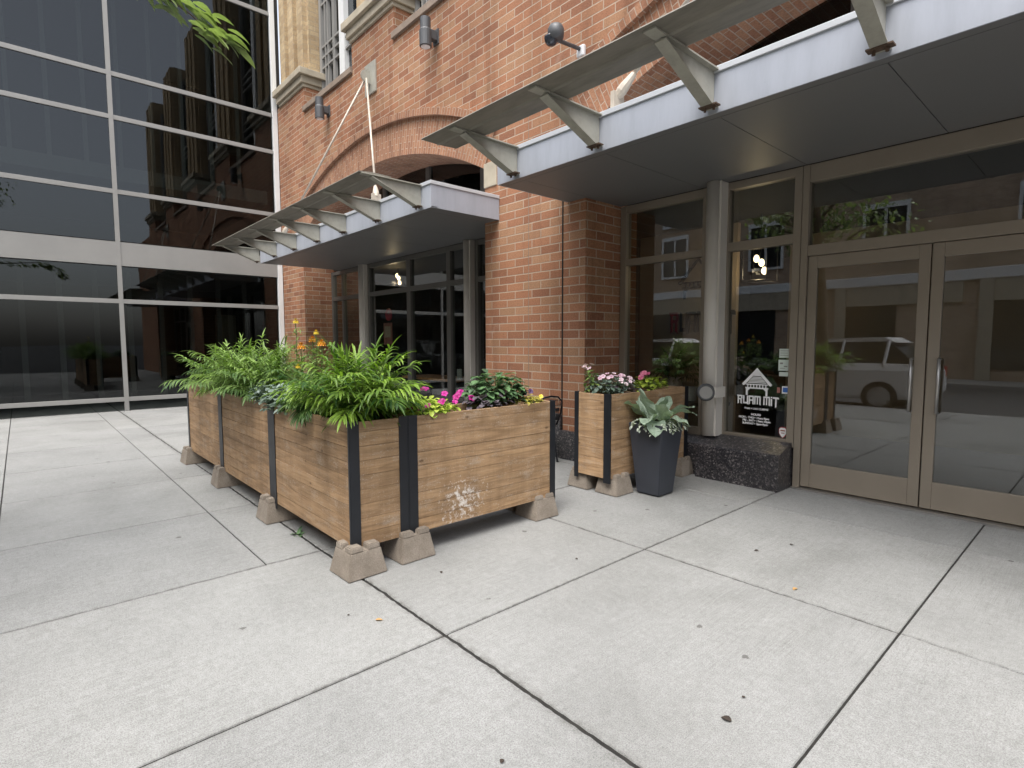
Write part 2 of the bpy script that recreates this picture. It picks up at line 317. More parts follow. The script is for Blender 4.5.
# ------------------------------------------------------------------ mesh helpers
def tag(o, label=None, cat=None, group=None, kind=None):
    if label: o['label'] = label
    if cat: o['category'] = cat
    if group: o['group'] = group
    if kind: o['kind'] = kind
    return o
def thing(name, loc, label, cat, group=None):
    o = bpy.data.objects.new(name, None); COL.objects.link(o); o.location = loc
    o.empty_display_size = .1
    return tag(o, label, cat, group)
def wloc(o):
    v = Vector((0, 0, 0))
    while o: v += Vector(o.location); o = o.parent
    return v
class MB:
    def __init__(s): s.v = []; s.f = []; s.t = []; s.uv = []
    def vert(s, p): s.v.append(tuple(p)); return len(s.v) - 1
    def face(s, idx, tone=.5, uv=None): s.f.append(list(idx)); s.t.append(tone); s.uv.append(uv)
    def poly(s, pts, tone=.5, uv=None): s.face([s.vert(p) for p in pts], tone, uv)
    def box(s, a, b, tone=.5, bev=0.0):
        (x0, y0, z0), (x1, y1, z1) = [min(p, q) for p, q in zip(a, b)], [max(p, q) for p, q in zip(a, b)]
        if bev <= 0:
            i = [s.vert((x, y, z)) for z in (z0, z1) for y in (y0, y1) for x in (x0, x1)]
            for f in ((0, 2, 3, 1), (4, 5, 7, 6), (0, 1, 5, 4), (2, 6, 7, 3), (0, 4, 6, 2), (1, 3, 7, 5)): s.face([i[k] for k in f], tone)
            return
        bm = bmesh.new(); r = bmesh.ops.create_cube(bm, size=1)
        for v in bm.verts: v.co = Vector(((x0 + x1) / 2 + v.co.x * (x1 - x0), (y0 + y1) / 2 + v.co.y * (y1 - y0), (z0 + z1) / 2 + v.co.z * (z1 - z0)))
        bmesh.ops.bevel(bm, geom=list(bm.edges), offset=min(bev, .45 * min(x1 - x0, y1 - y0, z1 - z0)), segments=2, affect='EDGES', profile=.5)
        s.addbm(bm, tone); bm.free()
    def addbm(s, bm, tone=.5):
        k = len(s.v); bm.verts.index_update()
        for v in bm.verts: s.v.append(tuple(v.co))
        for f in bm.faces: s.face([k + v.index for v in f.verts], tone)
    def tube(s, pts, r, n=8, tone=.5, cap=True):
        pts = [Vector(p) for p in pts]; rs = r if isinstance(r, (list, tuple)) else [r] * len(pts)
        rings = []; last = None
        for i, p in enumerate(pts):
            d = (pts[min(i + 1, len(pts) - 1)] - pts[max(i - 1, 0)]).normalized()
            a = last if last is not None else (Vector((0, 0, 1)) if abs(d.z) < .9 else Vector((1, 0, 0)))
            a = (a - d * a.dot(d)).normalized(); b = d.cross(a); last = a
            rings.append([s.vert(p + (a * math.cos(2 * PI * k / n) + b * math.sin(2 * PI * k / n)) * rs[i]) for k in range(n)])
        for A, B in zip(rings, rings[1:]):
            for k in range(n): s.face((A[k], A[(k + 1) % n], B[(k + 1) % n], B[k]), tone)
        if cap: s.face(rings[0][::-1], tone); s.face(rings[-1], tone)
    def lathe(s, prof, c, n=20, tone=.5):     # prof: (r, z) up the z axis at centre c
        rings = [[s.vert((c[0] + r * math.cos(2 * PI * k / n), c[1] + r * math.sin(2 * PI * k / n), c[2] + z)) for k in range(n)] for r, z in prof]
        for A, B in zip(rings, rings[1:]):
            for k in range(n): s.face((A[k], A[(k + 1) % n], B[(k + 1) % n], B[k]), tone)
        s.face(rings[0][::-1], tone); s.face(rings[-1], tone)
    def prism(s, poly, fn, d0, d1, tone=.5):   # poly (a,b), fn(a,b,d)->xyz
        A = [s.vert(fn(a, b, d0)) for a, b in poly]; B = [s.vert(fn(a, b, d1)) for a, b in poly]
        n = len(poly)
        s.face(A, tone); s.face(B[::-1], tone)
        for k in range(n): s.face((A[k], B[k], B[(k + 1) % n], A[(k + 1) % n]), tone)
    def build(s, name, mat, parent=None, smooth=False, local=False, normals=True):
        me = bpy.data.meshes.new(name)
        off = Vector((0, 0, 0)) if (local or parent is None) else wloc(parent)
        me.from_pydata([Vector(p) - off for p in s.v], [], s.f)
        me.polygons.foreach_set('use_smooth', [smooth] * len(s.f))
        uvl = me.uv_layers.new(name='UVMap'); tn = me.attributes.new('tone', 'FLOAT', 'FACE')
        tn.data.foreach_set('value', s.t)
        data = [0.0] * (2 * len(me.loops)); vs = s.v
        for p, fu in zip(me.polygons, s.uv):
            if fu is None:
                nx, ny, nz = (abs(q) for q in p.normal)
                for li in p.loop_indices:
                    x, y, z = vs[me.loops[li].vertex_index]
                    if nz > nx and nz > ny: u = (x, y)
                    elif ny >= nx: u = (x, z)
                    else: u = (y, z)
                    data[2 * li] = u[0]; data[2 * li + 1] = u[1]
            else:
                for li, u in zip(p.loop_indices, fu): data[2 * li] = u[0]; data[2 * li + 1] = u[1]
        uvl.data.foreach_set('uv', data)
        if normals:
            bm = bmesh.new(); bm.from_mesh(me); bmesh.ops.recalc_face_normals(bm, faces=list(bm.faces)); bm.to_mesh(me); bm.free()
        me.materials.append(mat)
        o = bpy.data.objects.new(name, me); COL.objects.link(o)
        if parent is not None: o.parent = parent
        return o
def bx(name, mat, parent, *boxes, bev=0.0):
    m = MB()
    for a, b in boxes: m.box(a, b, U(.3, .7), bev)
    return m.build(name, mat, parent)
def copy_thing(src, loc, rot=None):
    c = src.copy(); COL.objects.link(c); c.location = loc
    if rot is not None: c.rotation_euler = rot
    for ch in list(src.children):
        d = ch.copy(); COL.objects.link(d); d.parent = c
        for g in list(ch.children):
            e = g.copy(); COL.objects.link(e); e.parent = d
    return c
def text_obj(name, s, size, loc, mat, parent, align='CENTER', ext=.001, squash=1.0, bold=0.0):
    cu = bpy.data.curves.new(name, 'FONT'); cu.body = s; cu.size = size; cu.align_x = align; cu.extrude = ext; cu.offset = bold
    t = bpy.data.objects.new(name, cu); COL.objects.link(t)
    dg = bpy.context.evaluated_depsgraph_get(); dg.update()
    me = bpy.data.meshes.new_from_object(t.evaluated_get(dg)); bpy.data.objects.remove(t)
    R = Matrix.Rotation(PI / 2, 4, 'X') @ Matrix.Diagonal((squash, 1, 1, 1))
    off = wloc(parent) if parent else Vector()
    me.transform(Matrix.Translation(Vector(loc) - off) @ R)
    me.materials.clear(); me.materials.append(mat)
    o = bpy.data.objects.new(name, me); COL.objects.link(o)
    if parent: o.parent = parent
    return o

# ------------------------------------------------------------------ ground
m = MB(); m.box((-400, -400, -.4), (400, 400, -.19)); tag(m.build('ground', M['dirt']), kind='structure')
m = MB(); m.box((-120, -12.2, -.19), (120, -2.62, -.13)); tag(m.build('road', M['asphalt']), kind='structure')
for nm, y0, y1 in (('kerb', -2.62, -2.45), ('far_kerb', -12.37, -12.2)):
    tag(bx(nm, M['kerb'], None, ((-120, y0, -.19), (120, y1, -.004)), bev=.012), kind='structure')
m = MB(); m.box((-120, -15.0, -.19), (120, -12.37, -.004)); tag(m.build('far_sidewalk', M['kerb']), kind='structure')
def slab(m, x0, y0, x1, y1, gx0, gx1, gy0, gy1):
    x0 += gx0; x1 -= gx1; y0 += gy0; y1 -= gy1
    def side(a, b, jit):
        n = max(2, int((Vector(b) - Vector(a)).length / .025)); r = []
        for k in range(n):
            t = k / n; x = a[0] + (b[0] - a[0]) * t; y = a[1] + (b[1] - a[1]) * t
            j = noise.noise(Vector((x * 6, y * 6, 1.3))) * jit * .35 + noise.noise(Vector((x * 31, y * 31, 9))) * jit * .75 + max(0, noise.noise(Vector((x * 11, y * 11, 4))) - .3) * jit * (2.5 if jit > .004 else 1)
            r.append((x + (j if a[0] == b[0] else 0), y + (j if a[1] == b[1] else 0)))
        return r
    jit = .003
    P = side((x0, y0), (x1, y0), .0075 if gy0 > .006 else jit * .7) + side((x1, y0), (x1, y1), jit * .5) + side((x1, y1), (x0, y1), .0075 if gy1 > .006 else jit * .7) + side((x0, y1), (x0, y0), jit * .5)
    cx, cy = (x0 + x1) / 2, (y0 + y1) / 2
    ins = .003; tone = U(.2, .9)
    dz = U(-.0015, .0015)
    bot = [m.vert((x, y, -.12)) for x, y in P]; mid = [m.vert((x, y, -.006 + dz)) for x, y in P]
    top = [m.vert((x - math.copysign(ins, x - cx) * (abs(abs(x - cx) - (x1 - x0) / 2) < .02), y - math.copysign(ins, y - cy) * (abs(abs(y - cy) - (y1 - y0) / 2) < .02), dz)) for x, y in P]
    n = len(P)
    for A, B in ((bot, mid), (mid, top)):
        for k in range(n): m.face((A[k], A[(k + 1) % n], B[(k + 1) % n], B[k]), tone)
    m.face(top, tone)
m = MB()
xs = [-20.2, -18.7, -17.2, -15.7, -14.2, -12.7, -11.2, -9.7, -8.2, -6.7, -5.18, -3.68, -2.18, -.68, .82, 2.32, 3.82, 5.32, 6.82]
ys = [-2.45, -.2, 1.5, 3.19, 4.82, 6.4]
hy = {1.5: .0095, 3.19: .0068, 4.82: .0035, -.2: .004}
for i in range(len(xs) - 1):
    for j in range(len(ys) - 1):
        y0, y1 = ys[j], ys[j + 1]
        gx = .005
        if j == 1 and xs[i + 1] <= -3.6:
            slab(m, xs[i], y0, xs[i + 1], 1.13, gx, gx, hy.get(y0, .002), .004)
            slab(m, xs[i], 1.13, xs[i + 1], y1, gx, gx, .004, .008)
        else:
            slab(m, xs[i], y0, xs[i + 1], y1, gx, gx, hy.get(y0, .002), hy.get(y1, .002))
tag(m.build('sidewalk', M['concrete']), kind='structure')
m = MB(); m.box((-20.2, -2.44, -.10), (6.82, 6.4, -.006)); tag(m.build('joint_filler', M['dirt']), kind='structure')

# ------------------------------------------------------------------ brick restaurant building
B = thing('brick_building', (-5.2, 5.4, 0), 'red brick corner building with shallow arches over its ground floor windows', 'building')
YF, YW = 5.0, 5.7
SPR, ARC_R, HW = 3.87, 7.2, 3.335
CZ = SPR + .82 - ARC_R
bays = [(-9.495, -12.83, -6.16), (-.965, -4.30, 2.37)]
a_max = math.asin(HW / ARC_R)
def arc(cx, r, k, n): 
    a = -a_max + 2 * a_max * k / n; return cx + r * math.sin(a), CZ + r * math.cos(a), a
TOP = 6.62; NARC = 40
m = MB()
def wallrect(m, x0, x1, z0, z1, y): m.poly([(x0, y, z0), (x1, y, z0), (x1, y, z1), (x0, y, z1)])
# solid lengths of the front wall
wallrect(m, -14.2, -12.83, 0, TOP, YF); wallrect(m, -6.16, -4.30, 0, TOP, YF); wallrect(m, 2.37, 6.8, 0, TOP, YF)
for cx, xl, xr in bays:
    for k in range(NARC):
        xa, za, _ = arc(cx, ARC_R, k, NARC); xb, zb, _ = arc(cx, ARC_R, k + 1, NARC)
        m.poly([(xa, YF, za), (xb, YF, zb), (xb, YF, TOP), (xa, YF, TOP)])
    # jamb returns
    for x in (xl, xr): m.poly([(x, YF, 0), (x, YW + .3, 0), (x, YW + .3, SPR), (x, YF, SPR)])
m.poly([(-14.2, YF, TOP), (6.8, YF, TOP), (6.8, 6.2, TOP), (-14.2, 6.2, TOP)])
# the slim corner strip of the pillar stands one wythe proud of the broad face
wall = m.build('wall', M['brick'], B, normals=False)
for cx, xl, xr in bays:
    m = MB()
    for k in range(NARC):
        xa, za, a = arc(cx, ARC_R, k, NARC); xb, zb, b2 = arc(cx, ARC_R, k + 1, NARC)
        m.poly([(xa, YF, za), (xb, YF, zb), (xb, 5.80, zb), (xa, 5.80, za)], .5, [(0, a * ARC_R), (0, b2 * ARC_R), (.80, b2 * ARC_R), (.80, a * ARC_R)])
    m.build('arch_soffit', M['brick_arch'], B, normals=False)
for cx, xl, xr in bays:
    m = MB()
    r0, r1, yf, yb = ARC_R - .001, ARC_R + .56, YF - .012, YF + .02
    for k in range(NARC):
        a0 = -a_max + 2 * a_max * k / NARC; a1 = -a_max + 2 * a_max * (k + 1) / NARC
        P = lambda r, a, y: (cx + r * math.sin(a), y, CZ + r * math.cos(a))
        m.poly([P(r0, a0, yf), P(r0, a1, yf), P(r1, a1, yf), P(r1, a0, yf)], .5, [(0, a0 * 7.5), (0, a1 * 7.5), (.56, a1 * 7.5), (.56, a0 * 7.5)])
        m.poly([P(r0, a0, yf), P(r0, a1, yf), P(r0, a1, yb), P(r0, a0, yb)], .5, [(0, a0 * 7.5), (0, a1 * 7.5), (.03, a1 * 7.5), (.03, a0 * 7.5)])
        m.poly([P(r1, a0, yf), P(r1, a1, yf), P(r1, a1, yb), P(r1, a0, yb)], .5, [(0, a0 * 7.5), (0, a1 * 7.5), (.03, a1 * 7.5), (.03, a0 * 7.5)])
    m.build('arch_ring', M['brick_arch'], B, normals=False)
    m = MB(); r0, r1, yf = ARC_R + .56, ARC_R + .67, YF - .075
    for k in range(NARC):
        a0 = -a_max + 2 * a_max * k / NARC; a1 = -a_max + 2 * a_max * (k + 1) / NARC
        for Q in (((r0, yf), (r1, yf)), ((r1, yf), (r1, YF + .01)), ((r0, YF + .01), (r0, yf))):
            (ra, ya), (rb, yb2) = Q
            m.poly([P(ra, a0, ya), P(ra, a1, ya), P(rb, a1, yb2), P(rb, a0, yb2)], .5, [(0, a0 * 7.8), (0, a1 * 7.8), (.1, a1 * 7.8), (.1, a0 * 7.8)])
    for a in (-a_max, a_max): m.poly([P(r0, a, yf), P(r1, a, yf), P(r1, a, YF + .01), P(r0, a, YF + .01)])
    m.build('arch_hood', M['brick_arch'], B)
    for x0, x1 in ((xl - .265, xl + .004), (xr - .004, xr + .265)):
        bx('impost', M['stone'], B, ((x0, YF - .02, 3.60), (x1, YF + .2, 3.93)), bev=.008)
# slim recess joint of the pillar and the control joint in its broad face
bx('expansion_joint', M['dirt'], B, ((-4.672, YF - .004, .35), (-4.650, YF + .01, 3.5)))
bx('control_joint', M['sill'], B, ((-5.268, YF - .003, .5), (-5.260, YF + .01, 4.4)))
# plinths
bx('plinth', M['granite'], B, ((-6.10, YF - .035, -.05), (-4.66, YF + .1, .555)), bev=.006)
bx('plinth', M['granite'], B, ((-4.655, YF - .05, -.05), (-4.265, YF + .72, .355)), bev=.006)
bx('plinth', M['granite'], B, ((-14.18, YF - .05, -.05), (-12.78, YF + .5, .36)), bev=.006)
# upper storey: piers, caps, tan brick, sills and windows
piers = [(-14.2, -12.5), (-10.15, -8.58), (-6.2, -4.6), (-2.25, -.65), (1.7, 3.3)]
for x0, x1 in piers:
    m = MB(); m.box((x0, YF, TOP), (x1, YF + 1.0, 7.12)); m.build('pier', M['brick'], B)
for x0, x1 in piers:
    xl_ = max(x0, -13.95)
    bx('cornice_cap', M['stone'], B, ((xl_ - .03, YF - .04, 7.10), (x1 + .03, YF + .65, 7.17)), ((xl_ - .07, YF - .085, 7.17), (x1 + .07, YF + .65, 7.32)), ((xl_ - .14, YF - .15, 7.32), (x1 + .14, YF + .65, 7.46)), bev=.012)
for x0, x1 in piers:
    m = MB(); w = x1 - x0
    m.box((x0 + .05, YF + .16, 7.45), (x1 - .05, YF + .9, 12.5))
    for f in (.18, .5, .82): m.box((x0 + w * f - .16, YF + .06, 7.45), (x0 + w * f + .16, YF + .17, 12.5))
    m.build('upper_pier', M['brick_tan'], B)
gaps = [(a[1], b[0]) for a, b in zip(piers, piers[1:])]
for x0, x1 in gaps:
    bx('window_sill', M['sill'], B, ((x0 - .02, YF - .05, TOP - .06), (x1 + .02, YF + .42, TOP + .05)), bev=.006)
    yw = YF + .42
    fr = bx('upper_window', M['greyframe'], B, ((x0, yw - .04, TOP), (x0 + .10, yw + .05, 12)), ((x1 - .10, yw - .04, TOP), (x1, yw + .05, 12)),
            *[((x0 + q, yw - .03, TOP), (x0 + q + .035, yw + .04, 12)) for q in (.26, .40, .66, .72)],
            *[((x0 + .1, yw - .028, z), (x1 - .1, yw + .03, z + .04)) for z in (7.55, 7.78, 8.0, 8.9, 9.1, 9.3)])
    bx('mullion', M['whiteframe'], fr, ((x0 + 1.03, yw - .05, TOP), (x0 + 1.27, yw + .055, 12)))
    bx('pane', M['glassdark'], fr, ((x0 + .02, yw + .06, TOP), (x1 - .02, yw + .07, 12)))
bx('room_backing', M['ceil'], B, ((-14.2, 6.3, 6.7), (6.8, 6.4, 12.5)))

# ---- ground floor glazing
def window(x0, x1, z0, z1, fw_, name='window', y=YW, mat='taupe', transom=(2.40, 2.475), glass='glass', mulls=()):
    bs = [((x0, y - .05, z0), (x0 + fw_, y + .06, z1)), ((x1 - fw_, y - .05, z0), (x1, y + .06, z1)),
          ((x0 + fw_, y - .045, z1 - fw_), (x1 - fw_, y + .055, z1)), ((x0 + fw_, y - .045, z0), (x1 - fw_, y + .055, z0 + fw_))]
    if transom: bs.append(((x0 + fw_, y - .048, transom[0]), (x1 - fw_, y + .058, transom[1])))
    for a, b in mulls: bs.append(((a, y - .046, z0 + fw_), (b, y + .056, z1 - fw_)))
    f = bx(name, M[mat], B, *bs, bev=.004)
    bx('pane', M[glass], f, ((x0 + fw_ * .5, y, z0 + fw_ * .5), (x1 - fw_ * .5, y + .008, z1 - fw_ * .5)))
    return f
window(-4.29, -3.10, .40, 3.11, .085, transom=(2.385, 2.465))
window(-2.955, -2.155, .40, 3.11, .072, transom=(2.40, 2.49))
window(-12.82, -11.26, .40, 3.11, .08, mat='darkframe', transom=(2.43, 2.52), mulls=((-12.28, -12.20),))
window(-10.98, -7.44, .40, 3.11, .08, mat='darkframe', transom=(2.43, 2.52), mulls=((-9.40, -9.26), (-8.06, -7.94)))
window(-7.24, -6.17, .40, 3.11, .08, mat='darkframe', transom=(2.43, 2.52))
# lunette glazing above the canopy
for cx, xl, xr in bays:
    bs = [((xl, 5.72, 3.16), (xr, 5.78, 3.26))] + [((cx + q - .06, 5.71, 3.26), (cx + q + .06, 5.785, CZ + math.sqrt(ARC_R ** 2 - q * q) - .02)) for q in (-2.4, -.8, .8, 2.4)]
    f = bx('lunette_window', M['darkframe'], B, *bs)
    m = MB(); pts = [(arc(cx, ARC_R - .005, k, NARC)[0], arc(cx, ARC_R - .005, k, NARC)[1]) for k in range(NARC + 1)]
    m.prism([(xl, 3.18)] + pts + [(xr, 3.18)], lambda a, b, d: (a, d, b), 5.75, 5.76)
    m.build('pane', M['glassdark'], f)
# column covers
def column(x, y, z0, r, nm='column'):
    m = MB(); m.lathe([(r, 0), (r, 3.115 - z0)], (x, y, z0), 28); o = m.build(nm, M['colmetal'], B, smooth=False)
    for p in o.data.polygons: p.use_smooth = abs(p.normal.z) < .5
    bx('column_fin', M['colmetal'], o, ((x + r * .6, y - .02, z0), (x + r + .018, y + .14, 3.113)))
    return o
column(-2.99, 5.53, .437, .074)
column(-11.12, 5.60, .40, .085); column(-7.34, 5.58, .40, .07)
# granite sill block with a sloped top
m = MB(); prof = [(5.345, -.05), (5.345, .345), (5.36, .36), (5.62, .445), (5.74, .445), (5.74, -.05)]
m.prism(prof, lambda a, b, d: (d, a, b), -3.03, -2.165); m.build('granite_sill', M['granite'], B)
m = MB(); prof = [(5.44, -.05), (5.44, .34), (5.62, .40), (5.74, .40), (5.74, -.05)]
m.prism(prof, lambda a, b, d: (d, a, b), -4.26, -3.034); m.build('granite_sill', M['granite'], B)
m = MB(); m.prism(prof, lambda a, b, d: (d, a, b), -12.77, -6.17); m.build('granite_sill', M['granite'], B)
# entrance doors at the right of the bay
bx('door_frame', M['taupe'], B, ((-2.15, 5.645, 0), (-2.09, 5.77, 3.11)), ((-2.09, 5.65, 2.95), (-.1, 5.76, 3.11)), ((-2.09, 5.65, 2.26), (-.1, 5.76, 2.36)), ((-.16, 5.65, 0), (-.1, 5.76, 3.11)), bev=.004)
for x0, x1, hx in ((-2.085, -1.13, -1.22), (-1.12, -.165, -1.03)):
    d = bx('door', M['taupe'], B, ((x0, 5.67, .03), (x0 + .08, 5.72, 2.255)), ((x1 - .08, 5.67, .03), (x1, 5.72, 2.255)), ((x0 + .08, 5.672, .03), (x1 - .08, 5.718, .26)), ((x0 + .08, 5.672, 2.14), (x1 - .08, 5.718, 2.255)), bev=.004)
    bx('pane', M['glass'], d, ((x0 + .06, 5.692, .24), (x1 - .06, 5.70, 2.16)))
    m = MB(); m.tube([(hx, 5.67, .85), (hx, 5.62, .85), (hx, 5.62, 1.3), (hx, 5.67, 1.3)], .012, 10); m.build('handle', M['chrome'], d, smooth=True)
bx('transom_pane', M['glass'], B, ((-2.09, 5.70, 2.36), (-.16, 5.708, 2.95)))
bx('threshold', M['chrome'], B, ((-2.15, 5.60, .0), (-.1, 5.8, .018)))
window(-.09, 2.36, .40, 3.11, .085, mulls=((1.0, 1.1),))
m = MB(); m.prism(prof, lambda a, b, d: (d, a, b), -.09, 2.36); m.build('granite_sill', M['granite'], B)
# rooms behind the glass
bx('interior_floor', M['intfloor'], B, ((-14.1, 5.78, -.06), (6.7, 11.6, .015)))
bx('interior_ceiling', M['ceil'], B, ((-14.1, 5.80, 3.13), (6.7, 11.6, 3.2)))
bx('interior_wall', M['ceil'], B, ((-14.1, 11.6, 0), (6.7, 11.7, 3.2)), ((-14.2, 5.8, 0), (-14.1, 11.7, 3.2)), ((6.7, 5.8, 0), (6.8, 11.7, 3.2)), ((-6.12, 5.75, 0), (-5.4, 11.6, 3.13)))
iw = bx('partition_wall', M['tanwall'], B, ((-5.38, 7.62, .015), (-3.75, 7.70, 3.12)), ((-3.70, 9.3, .015), (1.0, 9.4, 3.12)))
bx('interior_ledge', M['intfloor'], B, ((-4.28, 5.80, .70), (-3.06, 6.15, .74)))

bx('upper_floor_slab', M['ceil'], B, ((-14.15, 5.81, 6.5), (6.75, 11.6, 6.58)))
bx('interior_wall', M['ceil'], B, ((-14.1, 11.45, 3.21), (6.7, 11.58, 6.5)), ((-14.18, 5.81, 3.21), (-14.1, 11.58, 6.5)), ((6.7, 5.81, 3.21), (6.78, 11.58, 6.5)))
# mural of the temple and name on the partition wall
mu = thing('wall_sign', (-4.3, 7.6, 1.6), 'dark temple outline with large letters on the tan wall inside the window', 'sign')
def temple(m, cx, z, s, y0, y1, thin=False):
    fn = lambda a, b, d: (cx + a * s, d, z + b * s)
    W_ = lambda pts: m.prism(pts, fn, y0, y1)
    t = .045 if thin else .07
    # roof slopes (thick chevrons) with a flared eave
    W_([(-.5, .0), (-.55, .06), (-.03, .62), (0, .66), (.03, .62), (.55, .06), (.5, .0), (.44, .03), (0, .66 - t * 2.0), (-.44, .03)])
    if not thin:
        for k in range(5):
            zz = .10 + .05 * k; hw = (.50 - zz) * .86
            if hw > .05: W_([(-hw, zz), (hw, zz), (hw - .02, zz + .030), (-hw + .02, zz + .030)])
        W_([(-.17, .36), (.17, .36), (0, .53)])
    W_([(-.40, .03), (.40, .03), (.40, .065), (-.40, .065)])
    for k in range(7): W_([(-.33 + .11 * k - .018, -.06), (-.33 + .11 * k + .018, -.06), (-.33 + .11 * k + .018, .03), (-.33 + .11 * k - .018, .03)])
    W_([(-.42, -.11), (.42, -.11), (.42, -.06), (-.42, -.06)])
    for q in (-1, 1):
        W_([(q * .36 - .035, -.36), (q * .36 + .035, -.36), (q * .36 + .035, -.11), (q * .36 - .035, -.11)])
        W_([(q * .325, -.11), (q * .24, -.11), (q * .325, -.19)])
m = MB(); temple(m, -4.34, 2.31, .60, 7.605, 7.619, True); m.build('temple_outline', M['dkletter'], mu)
# block letters: strokes on a unit cell (w 1, h 1)
GLY = {
 'R': (.95, [((0, .82), (.70, .82), (.88, .90), (.80, 1), (-.12, 1)), ((.05, -.08), (.25, 0), (.25, .82), (.05, .82)), ((.62, .5), (.84, .6), (.84, .86), (.62, .86)), ((.25, .44), (.70, .44), (.84, .6), (.25, .6)), ((.52, .46), (.74, .46), (.74, -.02), (.88, -.12), (.52, .02))]),
 'U': (.92, [((0, 1), (.22, .94), (.22, .1), (0, .1)), ((.62, .94), (.84, 1), (.84, -.12), (.62, 0)), ((0, .0), (.62, .0), (.62, .2), (0, .2))]),
 'A': (.92, [((0, -.1), (.22, 0), (.22, .86), (0, .86)), ((.62, 0), (.84, -.06), (.84, .86), (.62, .86)), ((-.08, .82), (.92, .82), (.78, 1), (.05, 1)), ((.22, .38), (.62, .38), (.62, .54), (.22, .54))]),
 'M': (1.12, [((0, -.02), (.2, 0), (.2, .86), (0, .86)), ((.42, .0), (.6, .0), (.6, .86), (.42, .86)), ((.82, 0), (1.04, -.1), (1.04, .86), (.82, .86)), ((-.06, .82), (1.04, .82), (.98, 1), (.02, 1))]),
 'I': (.36, [((.02, 0), (.24, -.08), (.24, .72), (.02, .80)), ((.02, .86), (.26, .86), (.22, 1.02), (.04, 1.02))]),
 'T': (.9, [((-.02, .82), (.92, .76), (.92, .92), (.8, 1), (-.02, 1)), ((.36, -.25), (.58, -.12), (.58, .84), (.36, .84))]),
 ' ': (.34, []),
}
def lettering(m, s, x0, z0, w, h, y0, y1, right=None):
    tot = sum(GLY[c][0] for c in s); k = w / tot; x = x0
    for c in s:
        for st in GLY[c][1]:
            if right is not None and x + k > right: continue
            m.prism(list(st), lambda a, b, d: (x + a * k, d, z0 + b * h), y0, y1)
        x += GLY[c][0] * k
m = MB(); lettering(m, 'R', -4.80, 1.60, .16, .30, 7.605, 7.619); m.build('red_letter', M['redpaint'], mu)
m = MB(); lettering(m, 'UAM MIT', -4.63, 1.60, .88, .30, 7.605, 7.619); m.build('lettering', M['dkletter'], mu)

# ---- window lettering and stickers
YG = 5.6935
sg = thing('window_lettering', (-2.555, YG, .8), 'white temple emblem, RUAM MIT name and opening hours lettered on the glass beside the door', 'sign')
m = MB(); temple(m, -2.553, .988, .285, YG, YG + .002); m.build('emblem', M['white'], sg)
m = MB(); lettering(m, 'RUAM MIT', -2.755, .795, .43, .088, YG, YG + .002); m.build('name', M['white'], sg)
text_obj('tagline', 'THAI + LAO CUISINE', .027, (-2.552, YG + .001, .738), M['white'], sg, bold=.0008, squash=1.0)
text_obj('heading', 'HOURS', .030, (-2.552, YG + .001, .676), M['white'], sg, bold=.0010, squash=1.02)
for a_, b_, z in (('MON - THU', '11am-9pm', .642), ('FRI - SAT', '11am-10pm', .611), ('SUNDAY', '3pm-9pm', .580)):
    text_obj('day_text', a_, .030, (-2.572, YG + .001, z), M['white'], sg, align='RIGHT', bold=.0010, squash=1.02)
    text_obj('dot', '•', .030, (-2.561, YG + .001, z), M['white'], sg, align='CENTER', bold=.0010)
    text_obj('time_text', b_, .030, (-2.546, YG + .001, z), M['white'], sg, align='LEFT', bold=.0010, squash=1.02)
def sticker(name, x0, x1, z0, z1, mat, label, cat='sticker', group=None, marks=None):
    t = thing(name, ((x0 + x1) / 2, YG, z0), label, cat, group)
    bx('sheet', mat, t, ((x0, YG, z0), (x1, YG + .002, z1)))
    if marks:
        mm = MB()
        for a, b, c, d in marks:
            mm.box((x0 + a * (x1 - x0), YG - .0015, z0 + b * (z1 - z0)), (x0 + c * (x1 - x0), YG - .0002, z0 + d * (z1 - z0)))
        mm.build('print', M['greyframe'], t)
    return t
pg = None
sticker('paper_notice', -2.335, -2.232, 1.285, 1.375, M['paper'], 'topmost pale green paper notice taped to the glass above the blue sticker', 'notice', pg, [(.1, .75, .9, .8), (.1, .5, .8, .55), (.1, .25, .85, .3)])
sticker('paper_notice', -2.34, -2.232, 1.155, 1.265, M['paper'], 'tallest pale green paper notice, between two others on the glass', 'notice', pg, [(.15, .6, .4, .75), (.5, .35, .8, .45), (.15, .2, .6, .25)])
sticker('paper_notice', -2.33, -2.232, 1.10, 1.142, M['paper'], 'narrow pale strip of paper lowest of the notices on the glass', 'notice', pg)
t = sticker('blue_sticker', -2.298, -2.232, .925, 1.0, M['white'], 'small blue and white square sticker on the glass beside the temple emblem', 'sticker')
bx('blue_square', M['bluepaint'], t, ((-2.288, YG - .002, .94), (-2.236, YG - .0003, .987)))
t = sticker('dark_red_sticker', -2.345, -2.315, .93, .985, M['pinkred'], 'tiny dark reddish sticker left of the blue square sticker', 'sticker')
t = thing('shield_sticker', (-2.275, YG, .475), 'white and red shield shaped sticker low in the corner of the glass', 'sticker')
sh = [(-.5, .85), (-.3, 1), (.3, 1), (.5, .85), (.5, .4), (.28, .15), (0, -.05), (-.28, .15), (-.5, .4)]
m = MB(); m.prism(sh, lambda a, b, d: (-2.275 + a * .078, d, .478 + b * .108), YG, YG + .002); m.build('border', M['redpaint'], t)
m = MB(); m.prism(sh, lambda a, b, d: (-2.275 + a * .066, d, .484 + b * .096), YG - .002, YG - .0003); m.build('face', M['white'], t)
m = MB(); m.box((-2.297, YG - .0035, .545), (-2.253, YG - .0022, .558)); m.box((-2.292, YG - .0035, .522), (-2.258, YG - .0022, .530)); m.build('mark', M['pinkred'], t)
